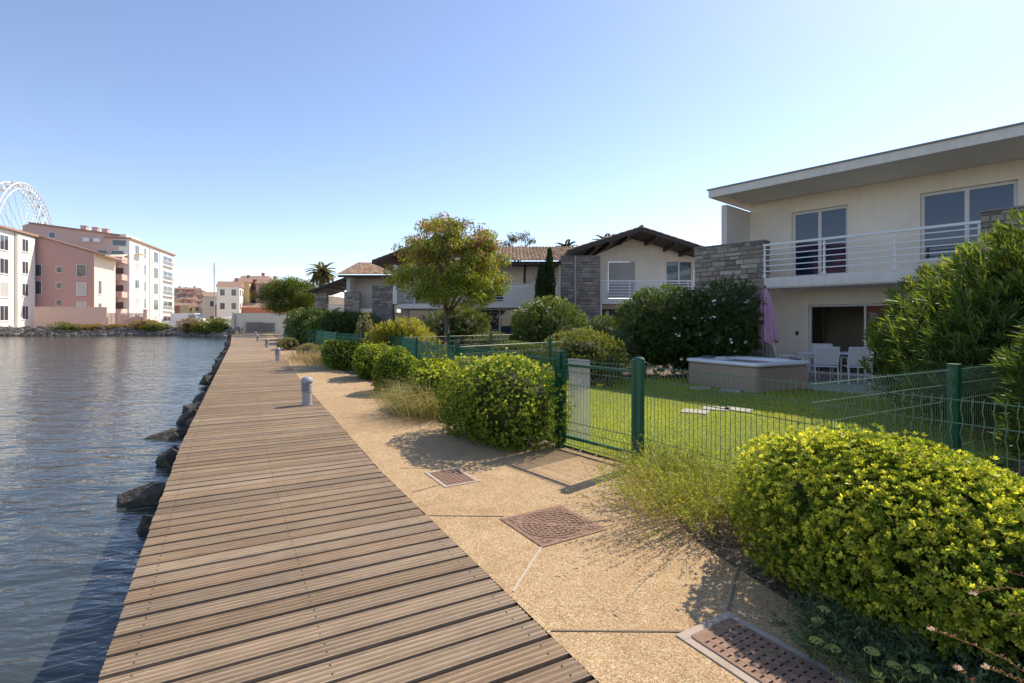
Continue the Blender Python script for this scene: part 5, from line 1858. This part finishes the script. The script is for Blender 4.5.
GY = ((.22, .16, .06), (.58, .48, .16))
grassy('gaura_plant', 'loose yellowish stemmed plant spilling onto the path right of the gate', 1.62, 4.15, 520, .66, .20, 1.05, GY, 71, .005, sx=1.5, sy=1.3, leafy=30, lc=((.18, .24, .04), (.52, .52, .09)), flowers=70, fcol=(.75, .5, .5))
grassy('gaura_plant', 'second loose stemmed plant leaning against the lawn fence', 2.0, 3.75, 260, .55, .14, .8, GY, 72, .005, leafy=26, lc=((.18, .24, .04), (.50, .50, .09)), flowers=30, fcol=(.75, .5, .5))
grassy('gaura_plant', 'small flowering tuft at the foot of the right gate post', 1.42, 5.0, 180, .48, .12, .9, GY, 73, .005, leafy=18, lc=((.10, .15, .03), (.3, .32, .07)), flowers=50, fcol=(.8, .62, .62))
grassy('lavender_clump', 'pale dry lavender clump between two clipped bushes', -1.30, 8.70, 1900, .92, .30, 1.15, ((.22, .20, .07), (.48, .42, .20)), 74, .006, leafy=3, lc=((.16, .17, .07), (.3, .3, .12)), flowers=60, fcol=(.6, .45, .45))
grassy('lavender_clump', 'pinkish dry tuft in front of the third bush', -2.0, 10.2, 500, .42, .16, 1.2, ((.25, .18, .09), (.45, .34, .22)), 75, .007, leafy=2, flowers=60, fcol=(.6, .42, .42))
grassy('dry_grass', 'dry pinkish grass at the path edge near the second bollard', -8.1, 20.6, 700, .75, .45, 1.0, ((.28, .2, .12), (.5, .4, .26)), 76, .010, leafy=2, rz=2.1, sx=1.8, flowers=120, fcol=(.6, .42, .38))
grassy('dry_grass', 'dry grass tuft left of the green bush by the path', -6.9, 18.9, 500, .6, .35, 1.0, ((.25, .2, .1), (.46, .38, .2)), 77, .009, leafy=2)
grassy('samphire_plant', 'blue-green feathery plant at the foot of the big bush', 1.80, 2.10, 260, .26, .16, 1.0, ((.05, .09, .04), (.13, .18, .08)), 78, .004, leafy=22, lc=((.06, .11, .05), (.17, .22, .10)), sx=1.1, sy=1.1)
grassy('samphire_plant', 'second feathery plant spilling over near the slotted grate', 1.62, 2.36, 200, .22, .12, 1.1, ((.05, .09, .04), (.13, .18, .08)), 79, .004, leafy=20, lc=((.06, .11, .05), (.17, .22, .10)))
grassy('samphire_plant', 'feathery plant at the very bottom right, below the bush', 2.05, 1.92, 220, .26, .14, 1.0, ((.05, .09, .04), (.12, .17, .08)), 80, .004, leafy=20, lc=((.06, .10, .05), (.15, .2, .10)))
# umbels on the samphire
ub = MB()
um = empty('samphire_flowers', (1.45, 2.25, 0), 0, 'pale green flower umbels standing in front of the big bush', 'flowers')
q = random.Random(4)
for (x, y, h_) in ((.05, .24, .15), (-.11, .03, .13), (-.06, -.01, .12), (.10, -.15, .14), (.05, -.09, .16), (.14, -.17, .11), (.0, .20, .12), (.17, -.2, .16)):
    stm = MB(); stm.tube([(x, y, 0), (x + .01, y - .01, h_)], .003, 5, (.16, .2, .08)); stm.build('stem', M['tile'], um)
    hd = MB()
    for k in range(95):
        a, r_ = q.uniform(0, 6.28), .028 * q.random() ** .5 ; z = h_ + .018 - r_ * r_ * 14
        cx, cy = x + .01 + r_ * math.cos(a), y - .01 + r_ * math.sin(a)
        s = .004
        hd.add([(cx - s, cy, z), (cx, cy - s, z), (cx + s, cy, z), (cx, cy + s, z), (cx, cy, z + s)], [(0, 1, 4), (1, 2, 4), (2, 3, 4), (3, 0, 4)], (.40, .44, .13))
        if k % 6 == 0: hd.tube([(x + .01, y - .01, h_ - .01), (cx, cy, z)], .0012, 3, (.2, .25, .1))
    hd.build('umbel', M['leaf_dull'], um)

# gaura stems crossing the bottom right corner
def gaura_stem(label, pts, buds, fl_at):
    t = empty('flower_stem', pts[0], 0, label, 'flower stem', 'arching pink-white flower stems')
    o = Vector(pts[0]); L = [Vector(p) - o for p in pts]
    # smooth
    P = []
    for i in range(len(L) - 1):
        p0, p1, p2, p3 = L[max(i - 1, 0)], L[i], L[i + 1], L[min(i + 2, len(L) - 1)]
        for k in range(6):
            u = k / 6
            P.append(.5 * ((2 * p1) + (-p0 + p2) * u + (2 * p0 - 5 * p1 + 4 * p2 - p3) * u * u + (-p0 + 3 * p1 - 3 * p2 + p3) * u ** 3))
    P.append(L[-1])
    mb = MB(); mb.tube(P, [.0022 - .0013 * i / len(P) for i in range(len(P))], 6, (.36, .19, .08)); mb.build('stem', M['tile'], t)
    q = random.Random(len(label))
    mb = MB()
    for k in range(buds):
        i = q.randrange(len(P) // 3, len(P)); p = P[i]
        d = Vector((q.uniform(-1, 1), q.uniform(-1, 1), q.uniform(0, 1.2))).normalized()
        mb.tube([p, p + d * .008, p + d * .016], [.0012, .0026, .0008], 6, q.choice([(.45, .15, .12), (.5, .35, .12), (.38, .28, .10)]))
    mb.build('buds', M['tile'], t)
    rg = np.random.default_rng(3)
    for f in fl_at:
        p = P[min(len(P) - 1, int(f * (len(P) - 1)))]
        lv = Leaves(5)
        n = 7
        d = np.array([q.uniform(-.6, .2), -.4, .7])
        lv.add(np.tile(np.array(p), (n, 1)), unit(np.tile(d, (n, 1)) + rg.normal(size=(n, 3)) * .55), rg.normal(size=(n, 3)), np.full(n, .017), np.full(n, .011), np.tile(np.array((.80, .66, .66)), (n, 1)), wide=.65)
        lv.build('flower', M['petal'], t)
def at(px, py, Y): return (ax(px, Y), Y, az(py, Y))
gaura_stem('flower stem arching along the bottom right corner, longest one', [at(1060, 715, 1.75), at(1024, 672, 1.78), at(985, 650, 1.82), at(930, 629, 1.86)], 34, [1.0])
gaura_stem('flower stem with three blooms low in the bottom right corner', [at(1060, 712, 1.70), at(1020, 682, 1.72), at(984, 667, 1.75)], 22, [1.0, .95])
gaura_stem('short flower stem left of the others at the bottom right', [at(1000, 720, 1.72), at(978, 688, 1.74), at(957, 668, 1.76)], 12, [1.0, .93])
gaura_stem('single high flower stem reaching over the big bush from the right', [at(1075, 597, 1.85), at(1024, 590, 1.87), at(1000, 588, 1.88), at(972, 594, 1.90)], 8, [1.0])
gaura_stem('thin flower stem at the right edge below the highest one', [at(1075, 620, 1.8), at(1040, 612, 1.82), at(1010, 615, 1.84)], 8, [])
gaura_stem('thin stem at the right edge just above the high bloom', [at(1080, 585, 1.86), at(1040, 580, 1.88), at(1008, 572, 1.9)], 10, [])


# spiky ball plant
def spiky(name, label, cx, cy, r, z, n, cols, seed, w=.018, zs=1.0, cat='plant', grp=None):
    rg = np.random.default_rng(seed)
    D = unit(rg.normal(size=(n, 3)) * np.array([1, 1, zs]) + np.array([0, 0, .35]))
    P = np.zeros((n, 3)) + np.array([0, 0, z]) + D * .04
    lv = Leaves(seed); lv.r = rg
    lv.blades(P, D, r * rg.uniform(.8, 1.08, n), w, lerpc(cols[0], cols[1], rg.random(n)), bend=.35)
    root = empty(name, (cx, cy, 0), 0, label, cat, grp)
    lv.build('leaves', M['leaf_dull'], root)
    mb = MB(); mb.tube([(0, 0, -.02), (.02, .01, z * .5), (0, 0, z + .02)], [.08, .07, .09], 8); mb.build('trunk', M['palm_bark'], root)
    return root
spiky('spiky_plant', 'round grey-green spiky plant by the balcony post', 2.95, 14.4, .58, .88, 700, ((.07, .10, .05), (.20, .24, .12)), 91, .012)
spiky('spiky_plant', 'small dark spiky tuft right of the gate behind the lawn', 2.35, 12.4, .45, .45, 260, ((.05, .08, .04), (.14, .18, .09)), 92, .012)


# ------------------------------------------------------------------ palms
def palm(label, x, y, h, fl, nf, seed, trunk_r=.22, cols=((.06, .08, .03), (.17, .18, .07)), per=46, up0=75, dn=-35, wl=.05, trunk=True):
    root = empty('palm_tree', (x, y, 0), 0, label, 'palm tree', 'palm trees')
    rg = np.random.default_rng(seed)
    mb = MB()
    hz = [(0, 0, -.05)] + [(math.sin(k) * .05, math.cos(k * 1.7) * .05, h * k / 6) for k in range(1, 7)]
    mb.tube(hz, [trunk_r * (1.25 - .25 * k / 6) for k in range(7)], 10); mb.build('trunk', M['palm_bark'], root)
    lv = Leaves(seed); lv.r = rg
    c = np.array([0, 0, h])
    for i in range(nf):
        a = i * 2.39996 + rg.uniform(-.15, .15); el = R(up0 + (dn - up0) * (i / nf) ** .9 + rg.uniform(-7, 7))
        L = fl * rg.uniform(.85, 1.08)
        t = np.linspace(0, 1, per)
        hd = np.array([math.cos(a), math.sin(a), 0])
        e = el - t * R(62)
        dx = np.cumsum(np.cos(e)) * L / per; dz = np.cumsum(np.sin(e)) * L / per
        P = c + hd[None] * dx[:, None] + np.array([0, 0, 1.0])[None] * dz[:, None]
        T = unit(np.gradient(P, axis=0)); S = np.cross(np.tile([0, 0, 1.0], (per, 1)), hd[None]); S = unit(S)
        col = lerpc(cols[0], cols[1], np.clip(rg.random(per) * .6 + .4 * (1 - i / nf), 0, 1))
        for s in (-1, 1):
            D = unit(S * s + T * .75 + np.array([0, 0, .25]))
            ll = fl * .24 * np.sin(np.clip(t * .95 + .08, 0, 1) * PI) ** .6 + .02
            lv.add(P, D, np.tile([0, 0, 1.0], (per, 1)) + rg.normal(size=(per, 3)) * .2, ll, np.full(per, wl), col, fold=.1, droop=.15)
        # rachis
        lv.add(P[:-1], P[1:] - P[:-1], S[:-1], np.full(per - 1, L / per * 1.3), np.full(per - 1, .05), col[:-1] * .9)
    lv.build('crown', M['leaf_dull'], root)
    return root
palm('feathery palm rising behind the porch roof, right of the pine', -20.4, 55, 6.8, 1.8, 46, 101, .25, ((.15, .16, .07), (.34, .32, .17)), wl=.06)
palm('low bushy sunlit palm at the fence corner along the path', -14.6, 40.5, 1.1, 2.0, 40, 102, .25, ((.12, .15, .03), (.36, .36, .08)), up0=85, dn=5, wl=.07)
palm('palm crown peeping over the tile roof, right of the cypress', ax(566, 52), 52, 8.9, 1.5, 34, 103, .2, ((.07, .08, .04), (.15, .15, .08)), wl=.08)
palm('palm crown peeping over the roof beside the gable', ax(606, 54), 54, 9.8, 1.7, 34, 104, .2, ((.10, .09, .05), (.22, .18, .11)), wl=.08)


# ------------------------------------------------------------------ trees
def tree(name, label, x, y, h, fork, crown_c, crown_r, nclump, leaf, per, seed, cols, accent=None, tr=.10, clump_r=.5, wid=.34, cat='tree', grp=None, droop=.35, amp=.2, shell=.55, nfork=5, flat=False, topacc=False):
    root = empty(name, (x, y, 0), 0, label, cat, grp)
    rg = np.random.default_rng(seed)
    cc = np.array(crown_c); cr = np.array(crown_r)
    pos, nrm, d = blob(rg, nclump, cr, 2.2, amp, seed=seed, zmin=-.8)
    f = rg.uniform(0, 1, len(pos)) ** .6 * shell + (1 - shell)
    cl = cc + pos * f[:, None]
    mb = MB()
    base = Vector((0, 0, -.05)); fk = Vector((.04, 0, fork))
    mb.tube([base, Vector((.03, .02, fork * .5)), fk], [tr * 1.25, tr, tr * .85], 8)
    mains = []
    for k in range(nfork):
        a = 2 * PI * k / nfork + rg.uniform(-.3, .3)
        e = Vector((cc[0] + cr[0] * .45 * math.cos(a), cc[1] + cr[1] * .45 * math.sin(a), cc[2] + cr[2] * rg.uniform(-.25, .35)))
        m_ = fk.lerp(e, .5) + Vector((0, 0, (e - fk).length * .10))
        mb.tube([fk, m_, e], [tr * .62, tr * .45, tr * .28], 6); mains.append((fk, m_, e))
    for c_ in cl:
        c_ = Vector(c_)
        best = min(mains, key=lambda m: (m[2] - c_).length)
        s = best[2] if rg.random() < .6 else best[1]
        m_ = s.lerp(c_, .5) + Vector(tuple(rg.normal(size=3) * .08))
        mb.tube([s, m_, c_], [tr * .22, tr * .14, tr * .05], 4, cap=False)
    mb.build('trunk', M['bark'], root, smooth=True)
    lv = Leaves(seed); lv.r = rg
    P = np.repeat(cl, per, 0); k = len(P)
    off = rg.normal(size=(k, 3)); off = unit(off) * (rg.random(k) ** .5)[:, None] * clump_r * np.array([1, 1, .7 if not flat else .45])
    tone = np.repeat(rg.random(len(cl)), per)
    P = P + off
    D = unit(off * 1.0 + rg.normal(size=(k, 3)) * clump_r * .7 + np.array([0, 0, -droop * clump_r]))
    col = lerpc(cols[0], cols[1], np.clip(tone * .6 + rg.random(k) * .45, 0, 1))
    if accent is not None:
        zrel = (P[:, 2] - cc[2]) / cr[2]
        pr = accent[1] * np.clip(.45 + zrel, 0.02, 1) * (np.repeat(rg.random(len(cl)), per) < .55) * 1.6
        s_ = rg.random(k) < pr
        col[s_] = np.array(accent[0]) * rg.uniform(.7, 1.2, s_.sum())[:, None]
    L = leaf * rg.uniform(.6, 1.25, k)
    N = rg.normal(size=(k, 3)) + np.array([0, 0, 1.2])
    lv.add(P, D, N, L, L * wid, col, fold=.15, droop=.15)
    lv.build('crown', M['leaf'], root)
    return root
tree('spreading_tree', 'spreading tree with yellow-green leaves and reddish pods in the middle', -2.62, 20.3, 5.75, 1.8, (.45, 0, 3.62), (2.2, 1.8, 2.02), 235, .135, 125, 201,
     ((.09, .15, .02), (.40, .43, .06)), ((.38, .18, .10), .32), .10, .34, .36, nfork=6, shell=.62, amp=.38, droop=.8)
tree('pine_tree', 'dark green rounded pine tree at the end of the path', -25.7, 60, 6.6, 2.4, (0, 0, 4.6), (4.0, 3.2, 2.0), 200, .28, 130, 202, ((.05, .085, .012), (.17, .21, .03)), None, .22, .75, .22, droop=-.2, amp=.12, shell=.5)
tree('background_tree', 'thin-leaved tree rising behind the tiled roof', ax(517, 46), 46, 9.6, 6, (0, 0, 8.4), (1.75, 1.4, 1.1), 26, .2, 60, 203, ((.10, .10, .05), (.20, .17, .10)), ((.2, .11, .08), .3), .12, .38, .4)




# cypresses: narrow twin spires
def cypress(label, x, y, h, r, seed):
    rg = np.random.default_rng(seed)
    root = empty('cypress', (x, y, 0), 0, label, 'cypress', 'slim cypresses')
    n = 3800
    z = rg.random(n) ** .9; a = rg.uniform(0, 2 * PI, n)
    rad = r * np.minimum(1, (1 - z) * 3.2) ** .7 * np.minimum(1, .55 + z * 2) * (1 + .16 * np.sin(a * 3 + z * 21)) * rg.uniform(.72, 1.05, n)
    P = np.stack([rad * np.cos(a), rad * np.sin(a), .15 + z * (h - .25)], 1)
    D = unit(np.stack([np.cos(a) * .35, np.sin(a) * .35, np.ones(n)], 1) + rg.normal(size=(n, 3)) * .18)
    lv = Leaves(seed)
    lv.add(P, D, np.stack([np.cos(a), np.sin(a), np.zeros(n)], 1), rg.uniform(.10, .24, n), np.full(n, .06), lerpc((.018, .035, .012), (.055, .085, .025), rg.random(n)))
    cz = [(r * .55 * min(1, .5 + t * 2) * min(1, (1 - t) * 3) ** .7 + .01, .1 + t * (h - .4)) for t in np.linspace(0, 1, 12)]
    lv.build('crown', M['leaf_dull'], root)
    mb = MB(); mb.tube([(0, 0, -.05), (0, 0, h * .95)], [.09, .02], 8); mb.build('trunk', M['bark'], root)
    mb = MB(); mb.lathe(cz, 10, (.03, .045, .015)); mb.build('inner_foliage', M['leaf_dull'], root)
cypress('taller slim cypress, right one of the pair', ax(549.5, 26.5), 26.5, 5.35, .26, 301)
cypress('shorter slim cypress, left one of the pair', ax(541.5, 26.2), 26.2, 4.55, .30, 302)


# ------------------------------------------------------------------ lawn
lawn_poly = [(.66, 6.5), (1.45, 5.40), (2.28, 3.92), (4.32, 5.05), (6.4, 6.2), (6.9, 8.2), (8.1, 10.5), (7.3, 12.0), (5.8, 14.2), (3.2, 14.4), (.95, 11.8), (-.9, 9.65)]
mb = MB(); mb.add([(x, y, -.008) for x, y in lawn_poly], [tuple(range(len(lawn_poly)))])
tag(mb.build('lawn', M['lawn']), kind='structure')


def inside(P, poly):
    r = np.zeros(len(P), bool); n = len(poly); j = n - 1
    for i in range(n):
        xi, yi = poly[i]; xj, yj = poly[j]
        c = ((yi > P[:, 1]) != (yj > P[:, 1])) & (P[:, 0] < (xj - xi) * (P[:, 1] - yi) / (yj - yi + 1e-12) + xi)
        r ^= c; j = i
    return r
rg = np.random.default_rng(500)
N0 = 330000
P = np.stack([rg.uniform(-1, 8.2, N0), 3.8 + (rg.random(N0) ** 1.35) * 10.7, np.full(N0, -.012)], 1)
P = P[inside(P, lawn_poly)]
tb_ = (P[:, :2] - np.array([tc_.x, tc_.y]))
u_ = np.abs(tb_ @ np.array([.466, -.885])); v_ = np.abs(tb_ @ np.array([.885, .466]))
P = P[~((u_ < 1.03) & (v_ < .98))]
k = len(P)
pt = mottled(rg, P * 1.0, 1.6, 77); pt2 = mottled(rg, P, 7.0, 78)
keep = rg.random(k) < (.55 + .6 * pt2)
P, pt, pt2 = P[keep], pt[keep], pt2[keep]; k = len(P)
D = unit(rg.normal(size=(k, 3)) * np.array([.45, .45, 0]) + np.array([0, 0, 1]))
C = lerpc((.24, .32, .03), (.66, .68, .10), np.clip(rg.random(k) * .7 + .4 * pt, 0, 1))
dry = rg.random(k) < .05 + .35 * np.clip(mottled(rg, P, 3.1, 91) - .55, 0, 1) * 2; C[dry] = np.array((.36, .32, .13))
lv = Leaves(1); lv.r = rg
lv.blades(P, D, rg.uniform(.025, .06, k) * (.7 + .6 * pt), .0055, C, bend=.8)
tag(lv.build('grass', M['leaf']), 'bright green lawn grass between the fence and the hot tub', 'grass', kind='stuff')

# leaf litter, mulch chips and fallen debris beside the path
rg = np.random.default_rng(501)
n = 5200
y = 2.0 + rg.random(n) ** 1.5 * 22
ex = np.array([at_y(PE, v) for v in y])
x = ex + np.abs(rg.normal(size=n)) * .45 - .03
P = np.stack([x, y, np.full(n, -.018)], 1) + rg.normal(size=(n, 3)) * np.array([0, 0, .006])
P[:, 2] = np.maximum(P[:, 2], -.024)
lv = Leaves(2)
lv.add(P, unit(rg.normal(size=(n, 3)) * np.array([1, 1, .25])), rg.normal(size=(n, 3)) * .3 + np.array([0, 0, 1]), rg.uniform(.015, .05, n), rg.uniform(.008, .022, n), lerpc((.10, .07, .045), (.40, .32, .22), rg.random(n)))
tag(lv.build('leaf_litter', M['leaf_dull']), 'dry leaves and wood chips scattered beside the path', 'leaves', kind='stuff')


# ================================================================== LIGHT, SKY, CAMERA
w = bpy.data.worlds.new('World'); sc.world = w; w.use_nodes = True
nt = w.node_tree
bg = nt.nodes['Background']
sky = nt.nodes.new('ShaderNodeTexSky'); sky.sky_type = 'NISHITA'; sky.sun_disc = False
el = math.asin(SUN.z); azm = math.atan2(SUN.x, SUN.y)
sky.sun_elevation = el; sky.sun_rotation = azm
sky.altitude = 0; sky.air_density = SKY_AIR; sky.dust_density = SKY_DUST; sky.ozone_density = SKY_OZ
nt.links.new(mixc(nt, 1.0, sky.outputs[0], (1.04, .955, .94), 'MULTIPLY'), bg.inputs['Color'])
bg.inputs['Strength'].default_value = SKY_STR
sun = bpy.data.lights.new('sun', 'SUN'); sun.energy = SUN_E; sun.angle = R(.55); sun.color = (1.0, .89, .74)
so = bpy.data.objects.new('sun', sun); COL.objects.link(so)
so.rotation_euler = (-SUN).to_track_quat('-Z', 'Y').to_euler(); so.location = (20, 20, 40)

cam = bpy.data.cameras.new('camera'); co = bpy.data.objects.new('camera', cam); COL.objects.link(co)
co.location = (0, 0, EYE); co.rotation_euler = (R(90), 0, 0)
cam.sensor_width = 36; cam.lens = 18.0; cam.shift_y = -(341.5 - HY) / 1024
cam.clip_start = .05; cam.clip_end = 6000
sc.camera = co
sc.render.engine = 'CYCLES'
sc.cycles.max_bounces = 8; sc.cycles.diffuse_bounces = 4; sc.cycles.transparent_max_bounces = 16
sc.cycles.use_denoising = True
vs_ = sc.view_settings
vs_.view_transform = 'Standard'; vs_.look = 'None'; vs_.gamma = 1.0; vs_.exposure = EXPO
vs_.use_curve_mapping = False
